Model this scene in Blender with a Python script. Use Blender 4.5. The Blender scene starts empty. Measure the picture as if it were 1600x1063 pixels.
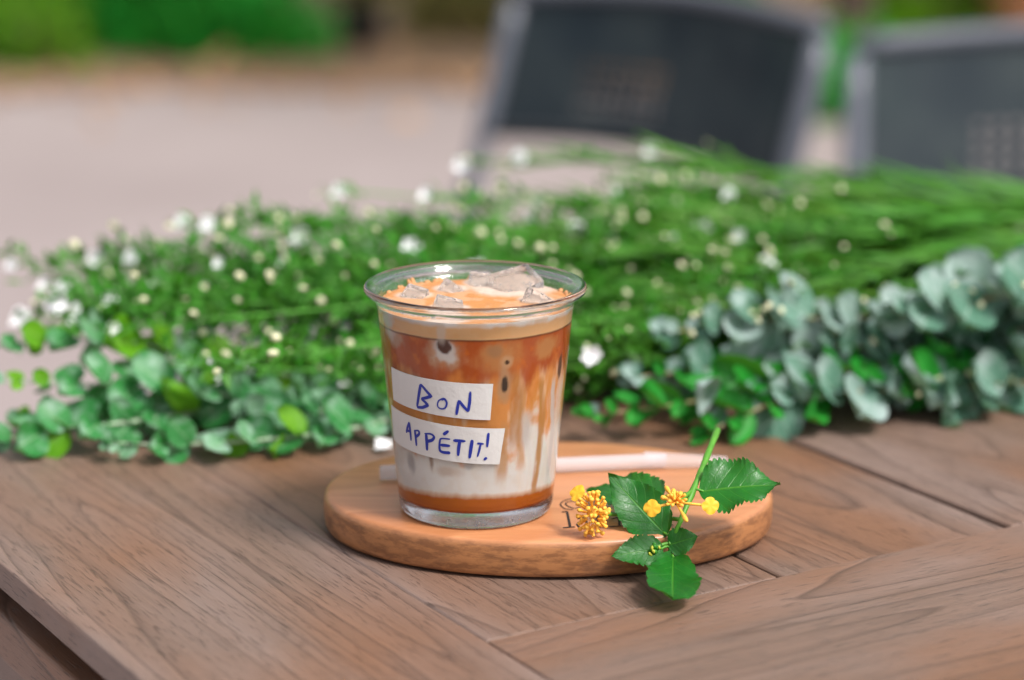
import bpy, math, random
import numpy as np
from mathutils import Vector, Matrix

# ------------------------------------------------------------------ camera
S = bpy.context.scene
F = 3778.0                      # focal length in pixels of a 1600 px wide frame (85 mm on 36 mm)
T = 0.80                        # table top height
BT = T + 0.016                  # top of the serving board
CUP_H = 0.0945
PITCH = math.radians(14.2)
CAM = Vector((0.01483, -0.95010, 1.12737))
FWD = Vector((0, math.cos(PITCH), -math.sin(PITCH)))
UPV = Vector((0, math.sin(PITCH), math.cos(PITCH)))
cam_d = bpy.data.cameras.new('camera')
cam_d.lens = 85; cam_d.sensor_width = 36; cam_d.clip_start = 0.05; cam_d.clip_end = 500
cam_d.dof.use_dof = True
cam_d.dof.focus_distance = 0.958
cam_d.dof.aperture_fstop = 4.2
cam = bpy.data.objects.new('camera', cam_d)
S.collection.objects.link(cam)
cam.location = CAM
cam.rotation_euler = (math.pi / 2 - PITCH, 0, 0)
S.camera = cam

# ------------------------------------------------------------------ sky, sun, exposure
SUN_EL, SUN_AZ = math.radians(54), math.radians(128)      # azimuth from +Y (beyond the table) towards +X
W = bpy.data.worlds.new('World'); S.world = W; W.use_nodes = True
nt = W.node_tree
bg = nt.nodes['Background']
sky = nt.nodes.new('ShaderNodeTexSky'); sky.sky_type = 'NISHITA'; sky.sun_disc = False
sky.sun_elevation = SUN_EL; sky.sun_rotation = SUN_AZ; sky.dust_density = 4.0; sky.air_density = 1.0
hs = nt.nodes.new('ShaderNodeHueSaturation'); hs.inputs['Saturation'].default_value = 0.30
nt.links.new(sky.outputs[0], hs.inputs['Color']); nt.links.new(hs.outputs[0], bg.inputs[0])
bg.inputs[1].default_value = 0.085
sd = bpy.data.lights.new('sun', 'SUN'); sd.energy = 1.5; sd.angle = math.radians(13); sd.color = (1, 0.955, 0.9)
sun = bpy.data.objects.new('sun', sd); S.collection.objects.link(sun)
sv = Vector((math.sin(SUN_AZ) * math.cos(SUN_EL), math.cos(SUN_AZ) * math.cos(SUN_EL), math.sin(SUN_EL)))
sun.rotation_euler = sv.to_track_quat('Z', 'Y').to_euler()
vs = S.view_settings
vs.view_transform = 'Standard'; vs.look = 'None'; vs.gamma = 1; vs.use_curve_mapping = False
vs.exposure = 1.16
S.render.engine = 'CYCLES'
S.cycles.use_denoising = True
S.cycles.max_bounces = 14; S.cycles.transmission_bounces = 12; S.cycles.transparent_max_bounces = 16
S.cycles.caustics_refractive = True; S.cycles.caustics_reflective = False
S.cycles.sample_clamp_indirect = 60.0

# ------------------------------------------------------------------ helpers
rnd = random.Random(7)
COL = S.collection


def ray(x, y):
    return FWD * F + Vector((1, 0, 0)) * (x - 800) - UPV * (y - 531.5)


def atz(x, y, z):
    r = ray(x, y); return CAM + r * ((z - CAM.z) / r.z)


def aty(x, y, Y):
    r = ray(x, y); return CAM + r * ((Y - CAM.y) / r.y)


def tag(o, label=None, cat=None, group=None, kind=None):
    if label: o['label'] = label
    if cat: o['category'] = cat
    if group: o['group'] = group
    if kind: o['kind'] = kind
    return o


def thing(name, loc, label, cat, group=None):
    o = bpy.data.objects.new(name, None); COL.objects.link(o)
    o.location = loc; o.empty_display_size = 0.02
    return tag(o, label, cat, group)


def origin(o):
    v = Vector((0, 0, 0))
    while o is not None:
        v = v + Vector(o.location); o = o.parent
    return v


def mesh(name, verts, faces, mat, smooth=True, uv=None):
    me = bpy.data.meshes.new(name)
    me.from_pydata([tuple(v) for v in verts], [], faces)
    if uv is not None:
        l = me.uv_layers.new(name='UVMap')
        for lp in me.loops:
            l.data[lp.index].uv = uv[lp.vertex_index]
    if mat: me.materials.append(mat)
    if smooth:
        me.polygons.foreach_set('use_smooth', [True] * len(me.polygons))
    me.update()
    return me


def link(name, me, parent=None, loc=None, rot=None, scale=None):
    o = bpy.data.objects.new(name, me); COL.objects.link(o)
    if parent: o.parent = parent
    if loc is not None: o.location = loc
    if rot is not None: o.rotation_euler = rot
    if scale is not None: o.scale = scale if hasattr(scale, '__len__') else (scale,) * 3
    return o


def part(name, geo, mat, parent=None, smooth=True, uv=None):
    """geo = (verts in world space, faces); becomes a mesh object under parent (translation-only chain)."""
    v, f = geo
    o0 = origin(parent) if parent else Vector((0, 0, 0))
    return link(name, mesh(name, [Vector(p) - o0 for p in v], f, mat, smooth, uv), parent)


def put(name, me, parent, pos, xaxis, zaxis, scale=1.0):
    """instance of a shared mesh: world position, local +X along xaxis, local +Z near zaxis."""
    x = Vector(xaxis).normalized(); z = Vector(zaxis); z = (z - x * z.dot(x))
    if z.length < 1e-6: z = x.orthogonal()
    z.normalize(); y = z.cross(x)
    m = Matrix((x, y, z)).transposed()
    o = link(name, me, parent)
    o.location = Vector(pos) - (origin(parent) if parent else Vector((0, 0, 0)))
    o.rotation_mode = 'QUATERNION'; o.rotation_quaternion = m.to_quaternion()
    o.scale = scale if hasattr(scale, '__len__') else (scale,) * 3
    return o


def merge(*gs):
    v, f = [], []
    for g in gs:
        n = len(v); v += list(g[0]); f += [tuple(i + n for i in q) for q in g[1]]
    return v, f


def tube(pts, rad, n=8, cap=True):
    pts = [Vector(p) for p in pts]
    if not hasattr(rad, '__len__'): rad = [rad] * len(pts)
    v, f = [], []
    up = None
    for i, p in enumerate(pts):
        a = pts[max(i - 1, 0)]; b = pts[min(i + 1, len(pts) - 1)]
        t = (b - a).normalized()
        if up is None: up = t.orthogonal().normalized()
        up = (up - t * up.dot(t))
        up = up.normalized() if up.length > 1e-6 else t.orthogonal().normalized()
        s = t.cross(up)
        for k in range(n):
            c = 2 * math.pi * k / n
            v.append(p + (up * math.cos(c) + s * math.sin(c)) * rad[i])
    for i in range(len(pts) - 1):
        for k in range(n):
            f.append((i * n + k, i * n + (k + 1) % n, (i + 1) * n + (k + 1) % n, (i + 1) * n + k))
    if cap:
        f.append(tuple(range(n))[::-1]); m = (len(pts) - 1) * n
        f.append(tuple(m + k for k in range(n)))
    return v, f


def spline(pts, n):
    """Catmull-Rom through pts, n samples."""
    P = [Vector(p) for p in pts]; P = [P[0] * 2 - P[1]] + P + [P[-1] * 2 - P[-2]]
    out = []; segs = len(P) - 3
    for i in range(n):
        s = i / (n - 1) * segs; k = min(int(s), segs - 1); t = s - k
        a, b, c, d = P[k:k + 4]
        out.append(0.5 * ((2 * b) + (c - a) * t + (2 * a - 5 * b + 4 * c - d) * t * t + (3 * b - a - 3 * c + d) * t ** 3))
    return out


def lathe(prof, n=64, c=(0, 0, 0), close=False):
    v, f = [], []
    m = len(prof)
    for k in range(n):
        a = 2 * math.pi * k / n
        for r, z in prof: v.append((c[0] + r * math.cos(a), c[1] + r * math.sin(a), c[2] + z))
    for k in range(n):
        q = (k + 1) % n
        for j in range(m - 1 + (1 if close else 0)):
            f.append((k * m + j, q * m + j, q * m + (j + 1) % m, k * m + (j + 1) % m))
    return v, f


def ball(c, rad, n=8):
    return lathe([(rad * math.sin(math.pi * i / 6), -rad * math.cos(math.pi * i / 6)) for i in range(7)], n, c)


def box(x0, x1, y0, y1, z0, z1, b=0.0):
    """box with chamfered edges (b) centred on its own axes."""
    if b <= 0:
        v = [(x, y, z) for x in (x0, x1) for y in (y0, y1) for z in (z0, z1)]
        return v, [(0, 1, 3, 2), (4, 6, 7, 5), (0, 4, 5, 1), (2, 3, 7, 6), (0, 2, 6, 4), (1, 5, 7, 3)]
    import bmesh
    bm = bmesh.new()
    vs_ = [bm.verts.new(p) for p in box(x0, x1, y0, y1, z0, z1)[0]]
    for q in box(0, 1, 0, 1, 0, 1)[1]: bm.faces.new([vs_[i] for i in q])
    bmesh.ops.bevel(bm, geom=bm.edges[:], offset=b, segments=3, affect='EDGES', profile=0.5)
    bmesh.ops.recalc_face_normals(bm, faces=bm.faces[:])
    bm.verts.index_update()
    out = ([tuple(p.co) for p in bm.verts], [tuple(p.index for p in q.verts) for q in bm.faces])
    bm.free()
    return out


# ------------------------------------------------------------------ materials
class NT:
    def __init__(self, name):
        self.m = bpy.data.materials.new(name); self.m.use_nodes = True
        self.t = self.m.node_tree; self.t.nodes.clear()
        self.out = self.n('ShaderNodeOutputMaterial')

    def n(self, typ, **kw):
        nd = self.t.nodes.new(typ)
        for k, v in kw.items(): setattr(nd, k, v)
        return nd

    def set(self, sock, v):
        if isinstance(v, bpy.types.NodeSocket): self.t.links.new(v, sock)
        elif isinstance(v, (tuple, list)) and sock.type == 'RGBA' and len(v) == 3: sock.default_value = (*v, 1)
        else: sock.default_value = v

    def math(self, op, a, b=0.0, c=None, clamp=False):
        nd = self.n('ShaderNodeMath', operation=op, use_clamp=clamp)
        self.set(nd.inputs[0], a); self.set(nd.inputs[1], b)
        if c is not None: self.set(nd.inputs[2], c)
        return nd.outputs[0]

    def mix(self, f, a, b, mode='MIX'):
        nd = self.n('ShaderNodeMix', data_type='RGBA', blend_type=mode)
        self.set(nd.inputs[0], f); self.set(nd.inputs[6], a); self.set(nd.inputs[7], b)
        return nd.outputs[2]

    def noise(self, vec, scale, detail=4, rough=0.55, dist=0.0):
        nd = self.n('ShaderNodeTexNoise')
        if vec is not None: self.set(nd.inputs['Vector'], vec)
        nd.inputs['Scale'].default_value = scale; nd.inputs['Detail'].default_value = detail
        nd.inputs['Roughness'].default_value = rough; nd.inputs['Distortion'].default_value = dist
        return nd.outputs['Fac']

    def ramp(self, f, stops):
        nd = self.n('ShaderNodeValToRGB'); self.set(nd.inputs[0], f)
        e = nd.color_ramp.elements
        while len(e) < len(stops): e.new(0.5)
        for i, (p, c) in enumerate(stops):
            e[i].position = p; e[i].color = (*c, 1) if len(c) == 3 else c
        return nd.outputs[0]

    def coord(self, kind='Object'):
        return self.n('ShaderNodeTexCoord').outputs[kind]

    def mapping(self, vec, scale=(1, 1, 1), loc=(0, 0, 0)):
        nd = self.n('ShaderNodeMapping'); self.set(nd.inputs[0], vec)
        self.set(nd.inputs['Scale'], scale); self.set(nd.inputs['Location'], loc)
        return nd.outputs[0]

    def bump(self, h, strength, dist=0.001):
        nd = self.n('ShaderNodeBump'); self.set(nd.inputs['Height'], h)
        nd.inputs['Strength'].default_value = strength; nd.inputs['Distance'].default_value = dist
        return nd.outputs[0]

    def pbr(self, **kw):
        nd = self.n('ShaderNodeBsdfPrincipled')
        for k, v in kw.items(): self.set(nd.inputs[k.replace('_', ' ')], v)
        return nd

    def done(self, sh):
        self.t.links.new(sh.outputs[0] if hasattr(sh, 'outputs') else sh, self.out.inputs[0]); return self.m


def simple(name, col, rough=0.5, var=0.15, scale=200, **kw):
    k = NT(name)
    n = k.noise(k.coord(), scale, 3)
    c = k.mix(n, tuple(x * (1 - var) for x in col), tuple(min(1, x * (1 + var)) for x in col))
    return k.done(k.pbr(Base_Color=c, Roughness=rough, **kw))


def leaf_mat(name, dark, light, rough=0.45, vein=None, trans=0.3, bloom=None, nlat=7, spec=0.28, ns_=160, nb_=70, yel=0.0):
    """leaf with midrib and side veins from the leaf's own UV; colour varies per object."""
    k = NT(name)
    uv = k.n('ShaderNodeSeparateXYZ'); k.set(uv.inputs[0], k.coord('UV'))
    u, v = uv.outputs[0], uv.outputs[1]
    av = k.math('ABSOLUTE', k.math('SUBTRACT', v, 0.5))
    rn = k.n('ShaderNodeObjectInfo').outputs['Random']
    off = k.n('ShaderNodeVectorMath', operation='ADD'); k.set(off.inputs[0], k.coord('Object')); k.set(off.inputs[1], rn)
    ns = k.ramp(k.noise(off.outputs[0], ns_, 4), [(.3, (0, 0, 0)), (.7, (1, 1, 1))])
    c = k.mix(k.math('ADD', k.math('MULTIPLY', ns, 0.5), k.math('MULTIPLY', rn, 0.5)), dark, light)
    if yel:
        wn = k.n('ShaderNodeTexWhiteNoise', noise_dimensions='1D'); k.set(wn.inputs['W'], k.math('MULTIPLY', rn, 91.0))
        c = k.mix(k.math('MULTIPLY', wn.outputs['Value'], yel), c, (0.115, 0.235, 0.022))
    if bloom:
        nb = k.noise(off.outputs[0], nb_, 5, 0.62)
        c = k.mix(k.math('MULTIPLY', k.ramp(k.math('ADD', nb, k.math('MULTIPLY', k.math('SUBTRACT', rn, 0.5), 0.35)), [(0.40, (0, 0, 0)), (0.66, (1, 1, 1))]), 0.75), c, bloom)
    h = ns
    if vein:
        mid = k.ramp(av, [(0.0, (1, 1, 1)), (0.009, (1, 1, 1)), (0.024, (0, 0, 0))])
        w = k.math('FRACT', k.math('MULTIPLY', k.math('SUBTRACT', u, k.math('MULTIPLY', av, 0.55)), nlat))
        w = k.math('ABSOLUTE', k.math('SUBTRACT', w, 0.5))
        lat = k.ramp(w, [(0.0, (1, 1, 1)), (0.02, (0.9, 0.9, 0.9)), (0.065, (0, 0, 0))])
        net = k.n('ShaderNodeTexVoronoi', feature='DISTANCE_TO_EDGE'); k.set(net.inputs['Vector'], k.mapping(k.coord('UV'), (1, .7, 1)))
        net.inputs['Scale'].default_value = 34
        nn = k.ramp(net.outputs['Distance'], [(0.0, (1, 1, 1)), (0.09, (0, 0, 0))])
        vn = k.math('MAXIMUM', mid, k.math('MAXIMUM', k.math('MULTIPLY', lat, 0.42), k.math('MULTIPLY', nn, 0.10)))
        c = k.mix(vn, c, vein)
        h = k.math('SUBTRACT', k.math('MULTIPLY', ns, 0.3), vn)
    p = k.pbr(Base_Color=c, Roughness=rough, Normal=k.bump(h, 0.45, 0.0006))
    p.inputs['Specular IOR Level'].default_value = spec
    tr = k.n('ShaderNodeBsdfTranslucent'); k.set(tr.inputs[0], k.mix(0.5, c, (0.25, 0.5, 0.03)))
    mx = k.n('ShaderNodeMixShader'); mx.inputs[0].default_value = trans
    k.t.links.new(p.outputs[0], mx.inputs[1]); k.t.links.new(tr.outputs[0], mx.inputs[2])
    return k.done(mx)


def wood_mat(name, base, dark, pale, rough=0.55, rings=26, orange=None, wear=True):
    k = NT(name)
    co = k.coord('Object')
    rn = k.n('ShaderNodeObjectInfo').outputs['Random']
    off = k.n('ShaderNodeCombineXYZ'); k.set(off.inputs[0], k.math('MULTIPLY', rn, 9.0)); k.set(off.inputs[1], k.math('MULTIPLY', rn, 5.0))
    va = k.n('ShaderNodeVectorMath', operation='ADD'); k.set(va.inputs[0], co); k.set(va.inputs[1], off.outputs[0])
    co = va.outputs[0]
    low = k.noise(k.mapping(co, (0.8, 10, 6)), 1.0, 2, 0.40)
    ring = k.math('FRACT', k.math('MULTIPLY', low, rings))
    ringl = k.ramp(ring, [(0.0, (0, 0, 0)), (0.70, (0.18, 0.18, 0.18)), (0.88, (0.45, 0.45, 0.45)), (0.95, (1, 1, 1)), (1.0, (0, 0, 0))])
    fib = k.noise(k.mapping(co, (14, 420, 420)), 1.0, 5, 0.7)
    fib2 = k.noise(k.mapping(co, (45, 1500, 1500)), 1.0, 3, 0.6)
    pat = k.noise(k.mapping(co, (2.5, 15, 8)), 1.0, 4, 0.6)
    c = k.mix(k.ramp(fib, [(0.3, (0, 0, 0)), (0.7, (1, 1, 1))]), tuple(x * 0.80 for x in base), tuple(x * 1.16 for x in base))
    c = k.mix(k.math('MULTIPLY', k.ramp(pat, [(0.42, (0, 0, 0)), (0.68, (1, 1, 1))]), 0.7), c, pale)
    if orange:
        pt2 = k.noise(k.mapping(co, (5, 9, 8), (3, 1, 0)), 1.0, 3, 0.5)
        c = k.mix(k.math('MULTIPLY', k.ramp(pt2, [(0.46, (0, 0, 0)), (0.66, (1, 1, 1))]), 0.85), c, orange)
    c = k.mix(k.math('MULTIPLY', ringl, k.math('ADD', 0.25, k.math('MULTIPLY', pat, 0.55))), c, dark)
    por = k.noise(k.mapping(co, (85, 1050, 1050), (7, 3, 1)), 1.0, 2, 0.5)
    porl = k.ramp(por, [(0.60, (0, 0, 0)), (0.67, (1, 1, 1))])
    c = k.mix(k.math('MULTIPLY', porl, 0.40), c, tuple(x * 0.6 for x in dark))
    h = k.math('SUBTRACT', k.math('ADD', k.math('MULTIPLY', fib, 0.6), k.math('MULTIPLY', fib2, 0.35)), k.math('ADD', k.math('MULTIPLY', ringl, 0.45), k.math('MULTIPLY', porl, 0.7)))
    rg = k.math('ADD', rough, k.math('MULTIPLY', fib, 0.15))
    return k.done(k.pbr(Base_Color=c, Roughness=rg, Normal=k.bump(h, 0.55, 0.0010)))


M_table = wood_mat('weathered_table_wood', (0.192, 0.121, 0.090), (0.046, 0.025, 0.017), (0.268, 0.196, 0.172), 0.42, 34, orange=(0.215, 0.098, 0.048))
M_board = None


def board_mat():
    k = NT('warm_board_wood')
    co = k.coord('Object')
    low = k.noise(k.mapping(co, (4, 26, 26)), 1.0, 2, 0.4)
    ring = k.math('FRACT', k.math('MULTIPLY', low, 9))
    fib = k.noise(k.mapping(co, (35, 700, 420)), 1.0, 4, 0.65)
    c = k.mix(fib, (0.50, 0.195, 0.075), (0.68, 0.315, 0.150))
    c = k.mix(k.math('MULTIPLY', k.ramp(ring, [(0, (0, 0, 0)), (0.85, (1, 1, 1)), (1, (0, 0, 0))]), 0.55), c, (0.38, 0.135, 0.048))
    g = k.n('ShaderNodeNewGeometry'); sx = k.n('ShaderNodeSeparateXYZ'); k.set(sx.inputs[0], k.coord('Normal'))
    side = k.ramp(sx.outputs[2], [(0.25, (1, 1, 1)), (0.85, (0, 0, 0))])          # end grain shows on the rim of the board
    sp = k.noise(k.mapping(co, (90, 90, 330)), 1.0, 5, 0.7)
    spk = k.ramp(sp, [(0.42, (1, 1, 1)), (0.56, (0, 0, 0))])
    big = k.noise(k.mapping(co, (30, 30, 60)), 1.0, 3, 0.6)
    st = k.ramp(k.noise(k.mapping(co, (52, 52, 120), (2, 0, 4)), 1.0, 4, 0.6), [(0.54, (0, 0, 0)), (0.66, (1, 1, 1))])
    eg = k.mix(big, (0.47, 0.205, 0.075), (0.36, 0.15, 0.06))
    eg = k.mix(k.math('MULTIPLY', spk, 0.75), eg, (0.19, 0.075, 0.03))
    eg = k.mix(k.math('MULTIPLY', st, 0.42), eg, (0.09, 0.045, 0.03))
    c = k.mix(side, c, eg)
    p = k.pbr(Base_Color=c, Roughness=k.math('ADD', 0.30, k.math('MULTIPLY', fib, 0.2)), Normal=k.bump(k.math('ADD', fib, k.math('MULTIPLY', sp, 0.6)), 0.18, 0.0006))
    p.inputs['Coat Weight'].default_value = 0.25; p.inputs['Coat Roughness'].default_value = 0.18
    return k.done(p)


M_board = board_mat()
M_ink = simple('burnt_black_engraving', (0.018, 0.010, 0.007), 0.7)
M_blue = simple('blue_marker_ink', (0.012, 0.030, 0.30), 0.35, 0.25, 900)


def paper_mat():
    k = NT('white_paper_label')
    n = k.noise(k.coord(), 500, 5, 0.6); n2 = k.noise(k.coord(), 120, 4)
    c = k.mix(n2, (0.58, 0.57, 0.56), (0.67, 0.66, 0.645))
    return k.done(k.pbr(Base_Color=c, Roughness=0.55, Normal=k.bump(k.math('ADD', k.math('MULTIPLY', n, 0.4), n2), 0.35, 0.0010)))


M_paper = paper_mat()


def glass_mat(name, col=(0.985, 0.99, 0.995), rough=0.0, ior=1.48, wet=False):
    k = NT(name)
    g = k.n('ShaderNodeBsdfGlass'); k.set(g.inputs['Color'], col)
    g.inputs['IOR'].default_value = ior
    if wet:
        co = k.coord()
        n = k.noise(co, 900, 3, 0.6); n2 = k.noise(co, 160, 3)
        sz = k.n('ShaderNodeSeparateXYZ'); k.set(sz.inputs[0], co)
        fz = k.ramp(k.math('DIVIDE', sz.outputs[2], 0.02), [(0.22, (1, 1, 1)), (0.36, (0, 0, 0))])
        pt = k.ramp(k.noise(k.mapping(co, (110, 110, 40)), 1.0, 3, 0.6), [(0.40, (0.1, 0.1, 0.1)), (0.60, (1, 1, 1))])
        k.set(g.inputs['Roughness'], k.math('ADD', 0.012, k.math('MULTIPLY', k.math('MULTIPLY', fz, pt), 0.28)))
        k.set(g.inputs['Normal'], k.bump(k.math('ADD', k.math('MULTIPLY', n, 0.25), n2), 0.10, 0.0008))
    else:
        g.inputs['Roughness'].default_value = rough
    return k.done(g)


M_glass = glass_mat('clear_glass', wet=True)
def ice_mat():
    k = NT('clear_ice')
    g = k.n('ShaderNodeBsdfGlass'); g.inputs['IOR'].default_value = 1.31; g.inputs['Roughness'].default_value = 0.0
    k.set(g.inputs['Normal'], k.bump(k.noise(k.coord(), 260, 3), 0.25, 0.0008))
    d = k.n('ShaderNodeBsdfTranslucent'); d.inputs[0].default_value = (0.95, 0.96, 1.0, 1)
    m = k.n('ShaderNodeMixShader'); k.set(m.inputs[0], k.ramp(k.noise(k.coord(), 190, 4, 0.6), [(0.45, (0.03, 0.03, 0.03)), (0.72, (0.42, 0.42, 0.42))]))
    k.t.links.new(g.outputs[0], m.inputs[1]); k.t.links.new(d.outputs[0], m.inputs[2])
    return k.done(m)


M_ice = ice_mat()


def drink_mat():
    k = NT('layered_iced_coffee')
    a = k.n('ShaderNodeVertexColor', layer_name='layers')
    n = k.noise(k.coord(), 420, 5, 0.65)
    c = k.mix(k.math('MULTIPLY', n, 0.08), a.outputs[0], (0.62, 0.28, 0.09))
    p = k.pbr(Base_Color=c, Roughness=0.42, Normal=k.bump(k.noise(k.coord(), 700, 3), 0.12, 0.0006))
    p.inputs['Specular IOR Level'].default_value = 0.05
    return k.done(p)


M_drink = drink_mat()


def straw_mat():
    k = NT('translucent_white_plastic')
    p = k.pbr(Base_Color=(0.86, 0.86, 0.91), Roughness=0.1)
    tr = k.n('ShaderNodeBsdfTranslucent'); tr.inputs[0].default_value = (0.9, 0.88, 0.9, 1)
    m1 = k.n('ShaderNodeMixShader'); m1.inputs[0].default_value = 0.35
    k.t.links.new(p.outputs[0], m1.inputs[1]); k.t.links.new(tr.outputs[0], m1.inputs[2])
    tp = k.n('ShaderNodeBsdfTransparent')
    m2 = k.n('ShaderNodeMixShader'); m2.inputs[0].default_value = 0.68
    k.t.links.new(m1.outputs[0], m2.inputs[1]); k.t.links.new(tp.outputs[0], m2.inputs[2])
    return k.done(m2)


M_straw = straw_mat()
M_lant = leaf_mat('lantana_leaf_green', (0.0030, 0.078, 0.006), (0.011, 0.170, 0.012), 0.34, vein=(0.050, 0.225, 0.018), trans=0.16, spec=0.45, nb_=60)
M_stem = simple('fresh_green_stem', (0.085, 0.285, 0.022), 0.5, 0.35, 250)
M_yel = simple('yellow_orange_petal', (0.95, 0.50, 0.030), 0.6, 0.12, 500)
M_yel2 = simple('orange_flower_bud', (0.94, 0.47, 0.055), 0.6, 0.15, 600)
M_gbud = simple('green_flower_bud', (0.03, 0.22, 0.012), 0.5, 0.2, 600)
M_ybud = simple('pale_yellow_bud_tip', (0.55, 0.56, 0.06), 0.5, 0.2, 600)
M_euc_l = leaf_mat('grey_green_round_leaf', (0.010, 0.150, 0.026), (0.050, 0.320, 0.075), 0.42, vein=(0.26, 0.46, 0.25), trans=0.18, bloom=(0.40, 0.56, 0.46), nlat=5, ns_=2.5, nb_=2.0)
M_euc_y = leaf_mat('yellow_green_round_leaf', (0.085, 0.30, 0.008), (0.16, 0.40, 0.012), 0.45, vein=(0.22, 0.42, 0.08), trans=0.25, nlat=5, ns_=2.5)
M_euc_b = leaf_mat('blue_grey_round_leaf', (0.050, 0.165, 0.100), (0.17, 0.32, 0.25), 0.5, vein=(0.32, 0.44, 0.37), trans=0.15, bloom=(0.46, 0.54, 0.54), nlat=5, ns_=2.5, nb_=1.8)
M_euc_g = leaf_mat('fresh_green_oval_leaf', (0.006, 0.20, 0.016), (0.026, 0.32, 0.036), 0.42, vein=(0.13, 0.34, 0.09), trans=0.2, nlat=6, ns_=2.5)
M_estem = simple('pale_woolly_stem', (0.34, 0.44, 0.30), 0.7, 0.2, 500)
M_estem2 = simple('tan_twig', (0.33, 0.27, 0.14), 0.7, 0.2, 500)
M_fstem = simple('thin_green_flower_stem', (0.075, 0.30, 0.018), 0.5, 0.35, 90)
M_fleaf = leaf_mat('small_green_leaf', (0.0010, 0.034, 0.003), (0.042, 0.285, 0.014), 0.5, trans=0.14, spec=0.25, yel=0.30)
M_grass = leaf_mat('slender_green_leaf', (0.005, 0.085, 0.006), (0.075, 0.300, 0.022), 0.5, trans=0.18, spec=0.25, yel=0.6)
M_cream = simple('cream_flower_bud', (0.78, 0.75, 0.50), 0.55, 0.15, 700)
M_white = simple('white_petal', (0.90, 0.90, 0.91), 0.6, 0.03, 500)
M_metal = simple('light_grey_chair_frame', (0.125, 0.135, 0.165), 0.3, 0.1, 60)
M_dark = simple('dark_chair_plastic', (0.022, 0.024, 0.028), 0.5, 0.1, 60)


def sling_mat():
    k = NT('dark_perforated_chair_mesh')
    uv = k.coord('UV')
    sx = k.n('ShaderNodeSeparateXYZ'); k.set(sx.inputs[0], uv)
    n = k.ramp(k.noise(k.mapping(uv, (3.5, 1.2, 1)), 1.6, 3), [(.35, (0, 0, 0)), (.65, (1, 1, 1))])
    c = k.mix(n, (0.013, 0.024, 0.033), (0.034, 0.048, 0.053))
    p = k.pbr(Base_Color=c, Roughness=0.6); p.inputs['Specular IOR Level'].default_value = 0.25
    # rows of punched holes in one field of the back, and an open weave all over
    fx = k.math('SUBTRACT', k.math('FRACT', k.math('MULTIPLY', sx.outputs[0], 26)), 0.5)
    fy = k.math('SUBTRACT', k.math('FRACT', k.math('MULTIPLY', sx.outputs[1], 11)), 0.5)
    d = k.math('ADD', k.math('MULTIPLY', fx, fx), k.math('MULTIPLY', fy, fy))
    hole = k.math('LESS_THAN', d, 0.075)
    inx = k.math('MULTIPLY', k.math('GREATER_THAN', sx.outputs[0], 6 / 26), k.math('LESS_THAN', sx.outputs[0], 13 / 26))
    iny = k.math('MULTIPLY', k.math('GREATER_THAN', sx.outputs[1], 2 / 11), k.math('LESS_THAN', sx.outputs[1], 6 / 11))
    hole = k.math('MULTIPLY', hole, k.math('MULTIPLY', inx, iny))
    a = k.math('MAXIMUM', k.math('MULTIPLY', hole, 0.7), 0.09)
    tp = k.n('ShaderNodeBsdfTransparent')
    mx = k.n('ShaderNodeMixShader'); k.set(mx.inputs[0], a)
    k.t.links.new(p.outputs[0], mx.inputs[1]); k.t.links.new(tp.outputs[0], mx.inputs[2])
    return k.done(mx)


M_sling = sling_mat()


def ground_mat():
    k = NT('pinkish_grey_paving')
    co = k.coord()
    a = k.noise(co, 0.9, 4, 0.55); b = k.noise(co, 60, 3)
    c = k.ramp(a, [(0.3, (0.285, 0.232, 0.228)), (0.55, (0.335, 0.276, 0.272)), (0.75, (0.39, 0.33, 0.327))])
    c = k.mix(k.math('MULTIPLY', b, 0.25), c, (0.26, 0.20, 0.18))
    return k.done(k.pbr(Base_Color=c, Roughness=0.75, Normal=k.bump(b, 0.3, 0.004)))


M_ground = ground_mat()
M_soil = simple('brown_garden_soil', (0.21, 0.125, 0.075), 0.9, 0.45, 9)
M_litter = simple('dry_fallen_leaf', (0.42, 0.24, 0.12), 0.8, 0.4, 6)
M_bushA = leaf_mat('shrub_leaf_green', (0.012, 0.280, 0.032), (0.060, 0.480, 0.065), 0.5, trans=0.3, spec=0.15)
M_bushB = leaf_mat('shrub_leaf_lime', (0.070, 0.240, 0.010), (0.200, 0.400, 0.022), 0.5, trans=0.3, spec=0.15)
M_bushC = leaf_mat('shrub_leaf_dry', (0.120, 0.110, 0.030), (0.26, 0.20, 0.075), 0.6, trans=0.2)
M_bark = simple('dark_bark', (0.070, 0.045, 0.034), 0.9, 0.4, 25)
M_bark2 = simple('pale_pinkish_bark', (0.40, 0.27, 0.21), 0.9, 0.3, 20)
M_pot = simple('black_plastic_pot', (0.010, 0.010, 0.012), 0.55, 0.2, 30)
M_terra = simple('terracotta', (0.55, 0.26, 0.14), 0.8, 0.2, 20)

# ------------------------------------------------------------------ ground and garden bed
g = part('ground', ([(-60, -30, 0), (60, -30, 0), (60, 90, 0), (-60, 90, 0)], [(0, 1, 2, 3)]), M_ground, smooth=False)
tag(g, kind='structure')


def bed():
    v, f = [], []
    nx, ny = 60, 16
    r = random.Random(3)
    for j in range(ny + 1):
        for i in range(nx + 1):
            x = -7 + 14 * i / nx; t = j / ny
            edge = 6.85 + 0.12 * math.sin(x * 1.3) + 0.06 * math.sin(x * 4.1) - 0.10 * max(0, x) 
            y = edge + 9 * t * t
            v.append((x, y, 0.004 + (0.0 if j == 0 else 0.03 + 0.02 * r.random())))
    for j in range(ny):
        for i in range(nx):
            a = j * (nx + 1) + i; f.append((a, a + 1, a + nx + 2, a + nx + 1))
    return v, f


tag(part('garden_bed', bed(), M_soil), kind='structure')


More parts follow.
